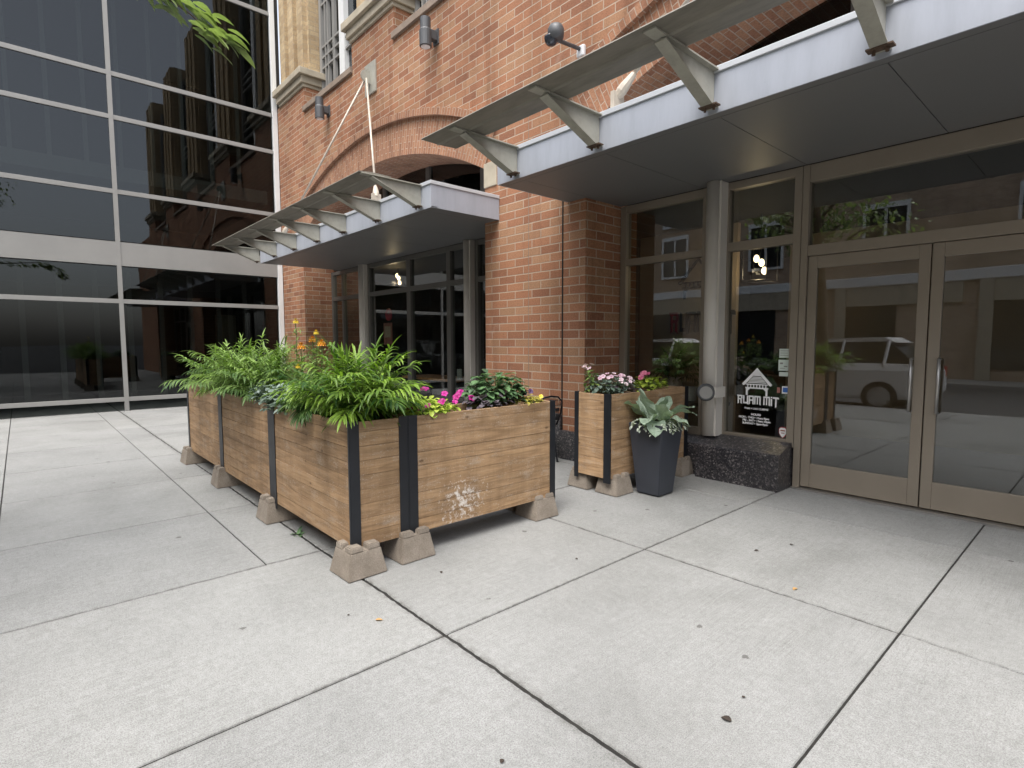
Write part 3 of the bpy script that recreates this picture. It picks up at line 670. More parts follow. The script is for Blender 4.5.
# left bay: red disc and poster in the window
t = thing('red_disc_sign', (-10.15, 5.69, 1.9), 'round red disc hung inside the dark left window', 'sign')
m = MB(); m.tube([(-10.28, 5.74, 2.02), (-10.28, 5.765, 2.02)], .125, 24); m.build('disc', M['redpaint'], t)
m = MB(); m.tube([(-10.26, 5.732, 2.06), (-10.26, 5.739, 2.06)], .035, 12); m.build('highlight', M['pinkred'], t)
t = thing('window_poster', (-10.3, 5.75, 1.4), 'pinkish poster below the red disc in the left window', 'poster')
bx('sheet', M['pinkred'], t, ((-10.47, 5.735, 1.40), (-10.12, 5.74, 1.85)))
bx('picture', M['tanwall'], t, ((-10.42, 5.728, 1.55), (-10.18, 5.734, 1.78)))

# ------------------------------------------------------------------ canopies
def canopy(xl, xr, fins, blade_l, blade_r, lbl, plate, clevs, label_key):
    c = thing('canopy', ((xl + xr) / 2, 4.9, 3.12), lbl, 'canopy')
    y0, y1 = 3.89, 5.66
    # soffit panels with thin joints
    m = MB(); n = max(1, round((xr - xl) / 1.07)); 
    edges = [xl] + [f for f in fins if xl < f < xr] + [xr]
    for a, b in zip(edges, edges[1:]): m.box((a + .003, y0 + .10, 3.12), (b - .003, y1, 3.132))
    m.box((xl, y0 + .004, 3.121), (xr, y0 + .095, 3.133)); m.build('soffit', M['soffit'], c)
    bx('roof_deck', M['fascia'], c, ((xl + .02, y0 + .02, 3.14), (xr - .02, YF - .005, 3.36)), ((xl + .5, YF - .005, 3.135), (xr - .5, 5.66, 3.16)))
    bx('fascia', M['fascia'], c, ((xl, y0, 3.118), (xr, y0 + .012, 3.40)), ((xl, y0 + .012, 3.118), (xl + .012, YF - .004, 3.40)), ((xr - .012, y0 + .012, 3.118), (xr, YF - .004, 3.40)))
    bx('drip_flashing', M['flash'], c, ((xl - .012, y0 - .014, 3.40), (xr + .012, y0 + .10, 3.445)), ((xl - .012, y0 + .10, 3.40), (xl + .09, YF - .004, 3.445)), ((xr - .09, y0 + .10, 3.40), (xr + .012, YF - .004, 3.445)), bev=.004)
    # tapered outriggers of I section
    for i, fx in enumerate(fins):
        m = MB(); hw = .045; yo, yi = 3.20, y0 - .002
        m.box((fx - hw, 3.07, 3.412), (fx + hw, yi - .004, 3.424))
        m.prism([(yo, 3.402), (yi, 3.15), (yi, 3.412), (yo, 3.412)], lambda a, b, d: (d, a, b), fx - .006, fx + .006)
        m.prism([(yo, 3.392), (yi - .10, 3.158), (yi, 3.150), (yi, 3.160), (yi - .10, 3.168), (yo, 3.402)], lambda a, b, d: (d, a, b), fx - hw, fx + hw)
        br = m.build('bracket', M['fin'], c)
        m = MB()
        for q in (-.035, .035): m.tube([(fx + q, yi - .05, 3.125), (fx + q, yi - .05, 3.165)], .011, 6)
        m.box((fx - .07, yi - .085, 3.150), (fx + .07, yi - .02, 3.160)); m.build('clip', M['rust'], br)
    # blade along the outriggers: thin lip, thicker spine
    m = MB(); prof = [(3.035, 3.428), (3.04, 3.438), (3.22, 3.452), (3.46, 3.446), (3.462, 3.436), (3.245, 3.426), (3.235, 3.414), (3.22, 3.426)]
    m.prism(prof, lambda a, b, d: (d, a, b), blade_l, blade_r); m.build('blade', M['blade'], c)
    # tie rods up to a plate on the wall
    px_, pz_ = plate
    pl = bx('wall_plate', M['fin'], c, ((px_ - .2, YF - .03, pz_ - .27), (px_ + .2, YF - .001, pz_ + .27)), bev=.004)
    m = MB(); m.tube([(px_ - .012, YF - .10, pz_ + .02), (px_ + .012, YF - .10, pz_ + .02)], .11, 16); m.box((px_ - .02, YF - .11, pz_ - .1), (px_ + .02, YF - .03, pz_ + .12)); m.build('lug', M['fin'], pl)
    for x, y, z in clevs:
        a = Vector((x, y, z)); b = Vector((px_, YF - .10, pz_)); d = (b - a).normalized()
        m = MB(); m.tube([a + d * .18, b - d * .05], .018, 10); r = m.build('tie_rod', M['rod'], c, smooth=True)
        m = MB(); m.tube([a - d * .02, a + d * .05, a + d * .10, a + d * .22], [.03, .048, .045, .026], 10)
        m.box((x - .02, y - .07, 3.36), (x + .02, y + .07, z + .03)); m.build('clevis', M['rod'], r)
    return c
canopy(-12.33, -5.85, [-12.38, -11.35, -10.29, -9.24, -8.23, -7.14, -6.08], -12.6, -6.06,
       'silver edged metal canopy on seven brackets over the left arched window bay', (-9.40, 6.20), [(-7.45, 4.0, 3.58), (-11.25, 4.0, 3.58)], 'L')
canopy(-4.58, 2.6, [-4.27, -3.20, -2.13, -1.06, .01, 1.08, 2.15], -4.73, 2.7,
       'silver edged metal canopy over the entrance and lettered glass, nearest the camera', (-.97, 6.20), [(-3.09, 4.0, 3.58), (1.1, 4.0, 3.58)], 'R')

# ------------------------------------------------------------------ wall fittings
def sconce(x, z, lbl):
    t = thing('wall_sconce', (x, YF, z), lbl, 'lamp', 'cylinder wall lamps on the brick')
    m = MB(); m.lathe([(.08, -.21), (.092, -.205), (.092, .02), (.08, .04), (.08, .20), (.07, .205)], (x, YF - .20, z), 18); h = m.build('housing', M['sconce'], t)
    m = MB(); m.lathe([(.07, -.001), (.07, .0)], (x, YF - .20, z - .212), 16); m.build('lens', M['lamp'], h)
    m = MB(); m.box((x - .05, YF - .13, z - .08), (x + .05, YF - .02, z + .06), bev=.01); m.box((x - .07, YF - .02, z - .12), (x + .07, YF, z + .1), bev=.006); m.build('bracket', M['sconce'], t)
sconce(-11.23, 6.20, 'grey cylinder wall lamp below the sill beside the left stone cap')
sconce(-7.31, 6.10, 'larger looking grey cylinder wall lamp nearest the security camera')
t = thing('security_camera', (-4.37, YF, 4.78), 'dome security camera on an arm above the near canopy', 'camera')
bx('mount', M['plastic'], t, ((-4.42, YF - .05, 4.70), (-4.31, YF, 4.83)), bev=.015)
m = MB(); m.tube([(-4.37, YF - .05, 4.79), (-4.37, YF - .40, 4.76), (-4.37, YF - .46, 4.76)], .022, 10); m.build('arm', M['sconce'], t, smooth=True)
m = MB(); prof = [(.075 * math.sin(PI * k / 10), .09 + .085 * (-math.cos(PI * k / 10))) for k in range(4, 11)]
m.lathe([(.06, .0), (.085, .02), (.09, .07), (.09, .11), (.07, .15), (.03, .165)], (-4.37, YF - .44, 4.75), 18); m.build('housing', M['sconce'], t, smooth=True)
m = MB(); m.lathe([(.01, -.06), (.045, -.05), (.07, -.02), (.078, .02), (.08, .035)], (-4.42, YF - .46, 4.76), 18); m.build('dome', M['dome'], t, smooth=True)
t = thing('door_push_plate', (-2.95, 5.40, .91), 'round steel push plate for the door strapped to the column', 'push plate')
c0 = Vector((-2.955, 5.40, .915)); nd = Vector((.45, -.9, 0)).normalized()
m = MB(); m.tube([c0, c0 + nd * .045, c0 + nd * .06], [.092, .092, .078], 28); m.build('disc', M['sconce'], t)
m = MB(); m.tube([c0 + nd * .061, c0 + nd * .064], .066, 28); m.build('button', M['greyframe'], t)
m = MB(); m.tube([c0 - nd * .03, c0], .06, 16); m.box((-2.965, 5.395, .86), (-2.845, 5.41, .97)); m.box((-2.86, 5.411, .86), (-2.845, 5.60, .97)); m.build('strap', M['colmetal'], t)

# ------------------------------------------------------------------ glass office building on the left
G = thing('glass_building', (-15.5, 2.2, 0), 'dark glass office building with pale mullions standing against the brick building', 'building')
X0 = -14.2; ya, yb = -1.2, 4.86
bx('corner_post', M['whiteframe'], G, ((X0 - .05, 4.87, 0), (X0 + .05, 4.985, 13)), bev=.006)
zl = [.25, 2.32, 4.58, 6.08, 6.95, 9.3, 10.2, 12.4]
for z in zl:
    bx('mullion', M['greyframe'], G, ((X0 - .05, ya, z - .045), (X0 + .03, yb, z + .045)), bev=.004)
for y in (-1.2, 1.6): bx('mullion', M['greyframe'], G, ((X0 - .06, y, 0), (X0 + .04, y + .08, 13)))
bx('spandrel', M['greyframe'], G, ((X0 - .03, ya, 3.06), (X0 + .03, yb, 3.55)))
zb_ = [.25, 2.32, 3.06, 3.55, 4.58, 6.08, 6.95, 9.3, 10.2, 12.4]
for y0_, y1_ in ((-1.2, 1.64), (1.64, 4.86)):
    for za_, zc_ in zip(zb_, zb_[1:]):
        if za_ == 3.06: continue
        m = MB(); t1, t2 = U(-.007, .007), U(-.006, .006)
        q = [(X0 + t1 * (a - .5) + t2 * (b - .5), y0_ + .03 + (y1_ - y0_ - .06) * a, za_ + .02 + (zc_ - za_ - .04) * b) for a, b in ((0, 0), (1, 0), (1, 1), (0, 1))]
        A = [m.vert(p) for p in q]; Bq = [m.vert((p[0] - .012, p[1], p[2])) for p in q]
        m.face(A); m.face(Bq[::-1])
        for k in range(4): m.face((A[k], Bq[k], Bq[(k + 1) % 4], A[(k + 1) % 4]))
        m.build('pane', M['glassdark'], G)
for a_, b_, d_ in ((4.93, 5.24, .5), (9.5, 9.8, .5), (3.1, 3.5, .1)): bx('floor_slab', M['greyframe'], G, ((X0 - 6, ya, a_), (X0 - d_, yb, b_)))
bx('back_wall', M['ceil'], G, ((X0 - 6.2, ya, 0), (X0 - 6, 5.0, 13)), ((X0 - 6, ya - .1, 0), (X0 - .05, ya, 13)), ((X0 - 6, 4.99, 0), (X0 - .05, 5.1, 13)), ((X0 - 6, ya, 12.9), (X0, 5, 13)))
m = MB()
for k in range(9): m.box((X0 - 1.2, -.6 + k * .62, 5.24), (X0 - 1.12, -.52 + k * .62, 12.9))
for k in range(9): m.box((X0 - 1.2, -.6 + k * .62, .1), (X0 - 1.12, -.50 + k * .62, 3.05))
m.build('inner_frame', M['greyframe'], G)
bx('door_leaf', M['tanwall'], G, ((X0 - 2.4, 4.0, .1), (X0 - 2.3, 4.5, 2.2)))

# ------------------------------------------------------------------ opposite side of the street (seen in reflections)
O = thing('row_building', (-10, -15.2, 0), 'brick and tan row building across the street with pale trim', 'building')
bx('wall', M['brick_far'], O, ((-48, -16.2, 0), (30, -15.0, 14.5)))
bx('cornice', M['whiteframe'], O, ((-48, -15.0, 14.0), (30, -14.6, 14.5)), ((-48, -15.0, 3.7), (30, -14.8, 4.1)), bev=.03)
for k in range(15):
    x = -46 + k * 4.8
    for z in (4.9, 7.6, 10.8):
        f = bx('window', M['whiteframe'], O, ((x, -15.0, z - .1), (x + 1.6, -14.88, z)), ((x, -15.0, z + 1.9), (x + 1.6, -14.88, z + 2.1)), ((x, -15, z), (x + .1, -14.9, z + 1.9)), ((x + 1.5, -15, z), (x + 1.6, -14.9, z + 1.9)), ((x + .75, -15, z), (x + .85, -14.92, z + 1.9)))
        bx('pane', M['darkglass'], f, ((x + .1, -15.0, z), (x + 1.5, -14.96, z + 1.9)))
    f = bx('shopfront', M['stone'], O, ((x - .9, -15, 0), (x - .5, -14.8, 3.7)), ((x - .5, -15, 2.9), (x + 3.4, -14.85, 3.7)))
    bx('pane', M['darkglass'], f, ((x - .5, -15, .4), (x + 1.3, -14.95, 2.9)))
m = MB()
for k in range(3):
    x = -26 + k * 13
    m.prism([(x - 2.4, 14.5), (x + 2.4, 14.5), (x, 17.4)], lambda a, b, d: (a, d, b), -15.4, -14.8)
m.build('gable', M['stone'], O)

def car(x, y, lbl):
    c = thing('parked_car', (x, y, -.13), lbl, 'car', 'cars parked along the kerb')
    L, Wd = 4.5, 1.82; z0 = -.13
    sec = [(0, .42, .72, .78), (.12, .32, .92, .86), (.6, .28, 1.0, .91), (1.2, .26, 1.04, .91), (2.2, .26, 1.06, .91), (3.3, .26, 1.08, .91), (4.1, .3, 1.08, .90), (4.42, .34, 1.02, .84), (4.5, .45, .9, .78)]
    m = MB(); rings = []
    for (dx, zb, zt, w) in sec:
        pr_ = [(-w, zb + .08), (-w * .96, zb), (w * .96, zb), (w, zb + .08), (w, zt - .16), (w * .93, zt), (-w * .93, zt), (-w, zt - .16)]
        rings.append([m.vert((x - L / 2 + dx, y + a, z0 + b)) for a, b in pr_])
    for A, Bq in zip(rings, rings[1:]):
        for k in range(8): m.face((A[k], A[(k + 1) % 8], Bq[(k + 1) % 8], Bq[k]))
    m.face(rings[0]); m.face(rings[-1])
    body = m.build('body', M['carwhite'], c)
    def cab(w0, w1, pts, mat, nm, par, sh_=0):
        m = MB(); A = [m.vert((x - L / 2 + a, y - (w0 if b < 1.3 else w1), z0 + b)) for a, b in pts]; Bq = [m.vert((x - L / 2 + a, y + (w0 if b < 1.3 else w1), z0 + b)) for a, b in pts]
        n = len(pts); m.face(A); m.face(Bq[::-1])
        for k in range(n): m.face((A[k], Bq[k], Bq[(k + 1) % n], A[(k + 1) % n]))
        return m.build(nm, mat, par)
    cab(.845, .66, [(1.05, 1.03), (1.85, 1.56), (3.7, 1.58), (4.25, 1.05)], M['darkglass'], 'window', body)
    cab(.80, .665, [(1.78, 1.54), (2.05, 1.63), (3.6, 1.66), (3.85, 1.54)], M['carwhite'], 'roof', body)
    for dx in (1.9, 2.75, 3.65):
        m = MB()
        for s in (-1, 1): m.tube([(x - L / 2 + dx, y + s * .86, z0 + 1.04), (x - L / 2 + dx + .05, y + s * .672, z0 + 1.58)], .035, 6)
        m.build('pillar', M['carwhite'], body)
    for dx in (.85, 3.6):
        for s in (-1, 1):
            w = MB(); w.tube([(x - L / 2 + dx, y + s * .70, z0 + .34), (x - L / 2 + dx, y + s * .92, z0 + .34)], .34, 24); wo_ = w.build('wheel', M['tyre'], c)
            w = MB(); w.tube([(x - L / 2 + dx, y + s * .90, z0 + .34), (x - L / 2 + dx, y + s * .93, z0 + .34)], .22, 18); w.build('rim', M['rim'], wo_)
    for s in (-1, 1):
        bx('headlight', M['lamp'], c, ((x - L / 2 + .02, y + s * .5, z0 + .66), (x - L / 2 + .25, y + s * .80, z0 + .80)), bev=.03)
        bx('taillight', M['redlamp'], c, ((x + L / 2 - .14, y + s * .6, z0 + .75), (x + L / 2 + .004, y + s * .82, z0 + 1.0)), bev=.03)
    return c
car(-5.0, -3.75, 'white parked car mirrored in the lettered glass beside the door')
car(-10.6, -4.0, 'white parked car mirrored in the glass left of the column')

# ------------------------------------------------------------------ planters
def post_notch_block(cx, cy, lbl, rot=0.0):
    m = MB(); s0, s1, h0, h1 = 0.134, .100, .163, .194
    sm = s0 + (s1 - s0) * h0 / h1
    bm = bmesh.new()
    def frus(x0, x1, y0, y1, X0_, X1_, Y0_, Y1_, za, zb):
        v = [bm.verts.new((x, y, za)) for x, y in ((x0, y0), (x1, y0), (x1, y1), (x0, y1))] + [bm.verts.new((x, y, zb)) for x, y in ((X0_, Y0_), (X1_, Y0_), (X1_, Y1_), (X0_, Y1_))]
        for f in ((3, 2, 1, 0), (4, 5, 6, 7), (0, 1, 5, 4), (1, 2, 6, 5), (2, 3, 7, 6), (3, 0, 4, 7)): bm.faces.new([v[k] for k in f])
    frus(-s0, s0, -s0, s0, -sm, sm, -sm, sm, 0, h0)
    g = .016
    for sx in (-1, 1):
        for sy in (-1, 1):
            a = sorted((sx * g, sx * (sm - .001))); b = sorted((sy * g, sy * (sm - .001)))
            A = sorted((sx * (g + .004), sx * s1)); Bq = sorted((sy * (g + .004), sy * s1))
            frus(a[0], a[1], b[0], b[1], A[0], A[1], Bq[0], Bq[1], h0 - .004, h1)
    bmesh.ops.bevel(bm, geom=[e for e in bm.edges], offset=.006, segments=2, affect='EDGES')
    ca, sa = math.cos(rot), math.sin(rot)
    for v in bm.verts:
        n = noise.noise(Vector((v.co.x * 18 + cx * 9, v.co.y * 18 + cy * 9, v.co.z * 18))) * .004
        v.co += Vector((n, n, 0)) * (1 if v.co.z > .01 else 0)
        x, y = v.co.x, v.co.y; v.co.x = cx + x * ca - y * sa; v.co.y = cy + x * sa + y * ca
        v.co.z += .0015
    m.addbm(bm); bm.free()
    o = m.build('pier_block', M['block']); 
    # origin at the block's base
    o.data.transform(Matrix.Translation((-cx, -cy, 0))); o.location = (cx, cy, 0)
    tag(o, lbl, 'concrete block', 'concrete pier blocks under the planters'); return o

def planter(x0, x1, y0, y1, lbl, legs, mats, zb=.158, zt=.958, boards=9):
    """legs: corner -> (flange along x, flange along y); mats: face -> material"""
    t = thing('wooden_planter', ((x0 + x1) / 2, (y0 + y1) / 2, 0), lbl, 'planter', 'wooden planters around the patio')
    th = .022
    hs_ = [(zt - zb) / boards] * boards
    def panel(face):
        m = MB(); z = zb
        cap = .065; rest = (zt - zb - cap) / (boards - 1)
        for k in range(boards):
            h = cap if k == boards - 1 else rest
            g = .0009; dx = U(-.0015, .0015); tone = U(.1, .95)
            a, b = z + g, z + h - g
            if face == 'front': m.box((x0, y0 + dx, a), (x1, y0 + th, b), tone, .0018)
            if face == 'back': m.box((x0, y1 - th, a), (x1, y1 + dx, b), tone, .0018)
            if face == 'left': m.box((x0 + dx, y0 + th + .001, a), (x0 + th, y1 - th - .001, b), tone, .0018)
            if face == 'right': m.box((x1 - th, y0 + th + .001, a), (x1 + dx, y1 - th - .001, b), tone, .0018)
            z += h
        m.build('board_panel', M[mats.get(face, 'wood')], t)
    for f in ('front', 'back', 'left', 'right'): panel(f)
    for (cx, cy, key) in ((x0, y0, 'fl'), (x1, y0, 'fr'), (x0, y1, 'bl'), (x1, y1, 'br')):
        lx, ly = legs.get(key, (.06, .06)); sx = 1 if cx == x0 else -1; sy = 1 if cy == y0 else -1
        p = .007; m = MB()
        zt2 = zt + .008; zb2 = zb - .04
        # two flanges of an angle iron, butted at the corner
        m.box((cx - sx * p, cy - sy * p, zb2), (cx + sx * lx, cy - sy * .002, zt2), .5, .0015)
        m.box((cx - sx * p, cy - sy * .0015, zb2), (cx - sx * .002, cy + sy * ly, zt2), .5, .0015)
        m.build('corner_post', M['black'], t)
    m = MB(); nx, ny = 14, 6; g = {}
    for i in range(nx + 1):
        for j in range(ny + 1):
            x = x0 + th + (x1 - x0 - 2 * th) * i / nx; y = y0 + th + (y1 - y0 - 2 * th) * j / ny
            g[i, j] = m.vert((x, y, zt - .055 + .02 * noise.noise(Vector((x * 9, y * 9, 0)))))
    for i in range(nx):
        for j in range(ny): m.face((g[i, j], g[i + 1, j], g[i + 1, j + 1], g[i, j + 1]))
    m.build('soil', M['soil'], t, smooth=True)
    bx('base_board', M['wood'], t, ((x0 + .03, y0 + .03, zb + .004), (x1 - .03, y1 - .03, zb + .022)))
    return t
planter(-4.60, -3.15, 1.475, 1.878, 'weathered wooden planter with the bright palm, its end panel facing right', {'fr': (.012, .063), 'br': (.03, .06), 'fl': (.125, .06)}, {'front': 'wood', 'right': 'wood'})
planter(-6.06, -4.612, 1.475, 1.878, 'weathered wooden planter further left, set end to end behind the bright palm planter', {'fr': (.012, .06), 'fl': (.055, .06)}, {})
planter(-7.52, -6.072, 1.475, 1.878, 'wooden planter farthest along the left row', {}, {})
planter(-3.55, -3.15, 1.893, 3.285, 'wooden planter with white paint splash across its broad side and pink petunias', {'fr': (.06, .064), 'br': (.06, .055)}, {'right': 'wood_stain'})
planter(-3.60, -3.172, 4.055, 5.40, 'fresher orange toned wooden planter behind the charcoal pot', {'fl': (.045, .06), 'fr': (.07, .012), 'br': (.06, .06)}, {'front': 'wood_warm', 'right': 'wood'})
for cx, cy, l in (( -3.18, 1.53, 'concrete pier block nearest the camera, under the front corner of the palm planter'),
                  (-3.20, 1.91, 'concrete pier block under the joint of the palm planter and the paint splashed planter'),
                  (-3.235, 3.165, 'concrete pier block under the far right corner of the paint splashed planter'),
                  (-4.62, 1.52, 'concrete pier block between the two planters of the left row'),
                  (-6.08, 1.52, 'concrete pier block at the far left end of the second planter'),
                  (-3.56, 3.2, 'concrete pier block hidden under the inner far corner of the paint splashed planter'),
                  (-3.235, 4.21, 'concrete pier block beside the charcoal pot at the front corner of the fresh planter'),
                  (-3.585, 4.20, 'concrete pier block behind the pot side one, under the inner corner of the fresh planter'),
                  (-3.235, 5.33, 'concrete pier block between the charcoal pot and the granite sill'),
                  (-7.5, 1.52, 'concrete pier block at the outer end of the left row')):
    post_notch_block(cx, cy, l, U(-.04, .04))

# ------------------------------------------------------------------ plants
UP = Vector((0, 0, 1))
def blade(m, base, d, L, w, droop=.6, tone=.5, nseg=4, fold=.25, wave=.0, peak=.4, side=None):
    """one leaf: a folded blade along direction d bending down"""
    p = Vector(base); d = Vector(d).normalized(); st = L / nseg; rows = []
    for k in range(nseg + 1):
        t = k / nseg
        s = side if side is not None else d.cross(UP)
        if s.length < .05: s = Vector((1, 0, 0))
        s = s.normalized(); n = s.cross(d).normalized()
        ww = w * (math.sin(PI * min(1, (t / peak) * .5)) if t < peak else math.cos(PI * .5 * (t - peak) / (1 - peak)) ** .8) * .5 + .0008
        if k == 0: ww = max(w * .12, .001)
        wv = n * wave * math.sin(t * 17 + L * 90); wv2 = n * wave * math.sin(t * 14 + L * 50 + 1)
        rows.append((m.vert(p - s * ww + n * ww * fold + wv), m.vert(p), m.vert(p + s * ww + n * ww * fold + wv2)))
        if k < nseg:
            d = (d + Vector((0, 0, -droop * st / max(L, .01) * 1.2))).normalized(); p = p + d * st
    for A, Bq in zip(rows, rows[1:]):
        m.face((A[0], A[1], Bq[1], Bq[0]), tone); m.face((A[1], A[2], Bq[2], Bq[1]), tone)
def dirv(az, el): return Vector((math.cos(az) * math.cos(el), math.sin(az) * math.cos(el), math.sin(el)))
def frond(m, st, base, az, el, L, droop, nl, ll, lw, tone):
    p = Vector(base); d = dirv(az, el); n = nl; step = L / n; pts = [p.copy()]
    for k in range(n):
        t = k / n
        d = (d + Vector((0, 0, -droop * (0.25 + 1.5 * t) / n))).normalized(); p = p + d * step; pts.append(p.copy())
        if t < .16: continue
        s = d.cross(UP).normalized(); up_ = s.cross(d).normalized()
        f = math.sin(PI * min(1, .18 + .82 * t)) ** .6 * (1 if t < .9 else .75)
        for q in (-1, 1):
            ang = .95 - .45 * t + U(-.1, .1)
            ld = d * math.cos(ang) + s * q * math.sin(ang) + up_ * U(.12, .38)
            blade(m, p, ld, ll * (f * .8 + .2) * U(.85, 1.12), lw * U(.85, 1.15), U(.7, 1.5), min(1, max(0, tone + U(-.22, .22))), 4, .28, peak=.32)
    blade(m, p, d, ll * .7, lw, .5, tone, 3, .25)
    st.tube(pts[::2] + ([pts[-1]] if len(pts) % 2 == 0 else []), [.005 - .0035 * k / max(1, len(pts[::2]) + (len(pts) % 2 == 0) - 1) for k in range(len(pts[::2]) + (1 if len(pts) % 2 == 0 else 0))], 5, .6)
def palm(c, n, L, ll, lw, mat, lbl, zt=.93, spread=.10, bright=.5, elr=(.35, 1.45), nl=15, droop=1.0):
    t = thing('palm_plant', (c[0], c[1], zt), lbl, 'plant')
    m = MB(); st = MB()
    for k in range(n):
        az = 2 * PI * (k * .618 + U(-.05, .05)); f = (k + .5) / n
        el = elr[1] - (elr[1] - elr[0]) * f ** .8 + U(-.12, .12)
        b = (c[0] + U(-spread, spread), c[1] + U(-spread * .6, spread * .6), zt)
        frond(m, st, b, az, el, L * U(.72, 1.08) * (1 - .12 * (1 - f)), droop * U(.6, 1.3), nl, ll * U(.85, 1.1), lw, min(1, max(0, bright + U(-.4, .4) + .25 * (.5 - f))))
    for k in range(n * 5):
        az = U(0, 6.283); q = U(.1, 1)
        blade(m, (c[0] + U(-1, 1) * L * .34, c[1] + U(-1, 1) * L * .26, zt + U(-.02, .20) * L * 1.6), dirv(az, U(-.2, 1.1)), ll * U(.5, .9), lw, U(.4, .9), U(0, .35), 4, .28, peak=.32)
    m.build('foliage', M[mat], t, normals=False); st.build('stems', M['stem'], t)
    return t
def flower(m, c, nrm, r, n=5, tone=.5, cup=.35):
    nrm = Vector(nrm).normalized(); a = nrm.cross(Vector((.3, .9, .2))).normalized(); b = nrm.cross(a); c = Vector(c)
    ci = m.vert(c - nrm * r * cup)
    k2 = n * 4; ring = []; ring2 = []
    for k in range(k2):
        th = 2 * PI * k / k2; rr = r * (1 - .16 * (1 + math.cos(th * n)) * .5) * U(.95, 1.05)
        ring.append(m.vert(c + (a * math.cos(th) + b * math.sin(th)) * rr * .55 - nrm * r * cup * .25))
        ring2.append(m.vert(c + (a * math.cos(th) + b * math.sin(th)) * rr + nrm * r * .12 * math.cos(th * n)))
    for k in range(k2):
        m.face((ci, ring[k], ring[(k + 1) % k2]), max(0, tone - .3)); m.face((ring[k], ring2[k], ring2[(k + 1) % k2], ring[(k + 1) % k2]), tone + U(-.1, .1))
def bush(name, c, rx, ry, h, n, leafL, leafW, mat, lbl, z0=.92, droop=.8, flowers=(), cat='plant', tone=(.1, .9), peak=.45, fold=.2, stems=True, fl_h=1.0, low=0.0):
    t = thing(name, (c[0], c[1], z0), lbl, cat)
    m = MB(); st = MB()
    for k in range(n):
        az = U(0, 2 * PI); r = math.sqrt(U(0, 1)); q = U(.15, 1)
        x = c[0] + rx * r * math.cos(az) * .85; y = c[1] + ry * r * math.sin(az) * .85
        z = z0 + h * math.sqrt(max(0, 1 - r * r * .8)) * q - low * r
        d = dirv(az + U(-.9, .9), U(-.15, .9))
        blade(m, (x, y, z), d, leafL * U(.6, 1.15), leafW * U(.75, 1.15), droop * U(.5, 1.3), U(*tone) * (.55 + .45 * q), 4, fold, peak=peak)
        if stems and k % 5 == 0: st.tube([(c[0], c[1], z0 - .02), (c[0] + (x - c[0]) * .5, c[1] + (y - c[1]) * .5, z0 + (z - z0) * .6), (x, y, z)], .0025, 5)
    m.build('foliage', M[mat], t, normals=False)
    if st.v: st.build('stems', M['stem'], t)
    for fm, k, fr in flowers:
        for i in range(k):
            az = U(0, 2 * PI); r = math.sqrt(U(0, .9))
            p = (c[0] + rx * r * math.cos(az), c[1] + ry * r * math.sin(az), z0 + h * fl_h * math.sqrt(max(0, 1 - r * r * .8)) + U(.0, .03) - low * r)
            fmb = MB(); flower(fmb, p, (math.cos(az) * .4 + .35, math.sin(az) * .4 - .45, .75), fr * U(.8, 1.15), 5, U(.2, .9)); fmb.build('flower', M[fm], t, normals=False)
    return t
# --- the palms
palm((-3.41, 1.67), 74, .54, .19, .0165, 'palm_bright', 'big bright green palm at the near end of the planter row', bright=.46, elr=(.62, 1.54), nl=15, spread=.13, droop=.9)
palm((-3.94, 1.66), 54, .37, .145, .0145, 'palm', 'mid green feathery palm between the blue grey leaves and the bright palm', bright=.45, elr=(.4, 1.35), spread=.16, nl=13, droop=1.1)
palm((-5.20, 1.68), 60, .53, .17, .0165, 'palm', 'green palm to the left of the tall marigolds', bright=.6, elr=(.5, 1.5), spread=.18, nl=15, droop=.9)
palm((-5.82, 1.68), 60, .60, .17, .0165, 'palm', 'leftmost green palm cut by the edge of the view', bright=.75, elr=(.5, 1.5), spread=.18, nl=15, droop=.9)
palm((-6.8, 1.66), 36, .55, .17, .019, 'palm', 'green palm in the farthest planter of the left row', bright=.5, elr=(.4, 1.45), spread=.3, nl=12)
bush('dusty_leaf_plant', (-4.42, 1.58), .30, .18, .24, 260, .085, .052, 'bluegrey', 'blue grey leafy plant spilling over the planter edge under the marigolds', z0=.93, low=.05)
bush('leafy_filler_plant', (-4.80, 1.58), .20, .17, .2, 140, .075, .045, 'bluegrey', 'smaller blue green leafy plant below the left palm', z0=.93, tone=(0, .6))
# --- marigolds
t = thing('marigold_plant', (-4.52, 1.78, .93), 'tall marigold with orange and yellow blooms among the palms', 'plant')
m = MB(); st = MB(); heads = [(-4.78, 1.78, 1.63, .036, 'yellow'), (-4.40, 1.80, 1.53, .03, 'yellow'), (-4.62, 1.76, 1.42, .05, 'orange'), (-4.48, 1.80, 1.475, .045, 'orange'), (-4.30, 1.80, 1.445, .048, 'orange'), (-4.60, 1.72, 1.25, .03, 'yellow')]
for hx, hy_, hz, hr, hm in heads:
    bxx = hx + U(-.03, .03)
    pts = [Vector((bxx, hy_, .92)).lerp(Vector((hx, hy_, hz - .01)), q / 6) + Vector((U(-.008, .008), U(-.008, .008), 0)) for q in range(7)]
    st.tube(pts, .0042, 6)
    for p in pts[:-1]:
        for _ in range(26):
            blade(m, p + Vector((U(-.03, .03), U(-.03, .03), U(-.06, .06))), dirv(U(0, 6.28), U(.0, .9)), U(.05, .11), .012, .6, U(.2, .95), 3, .2)
m.build('foliage', M['marileaf'], t, normals=False); st.build('stems', M['stem'], t)
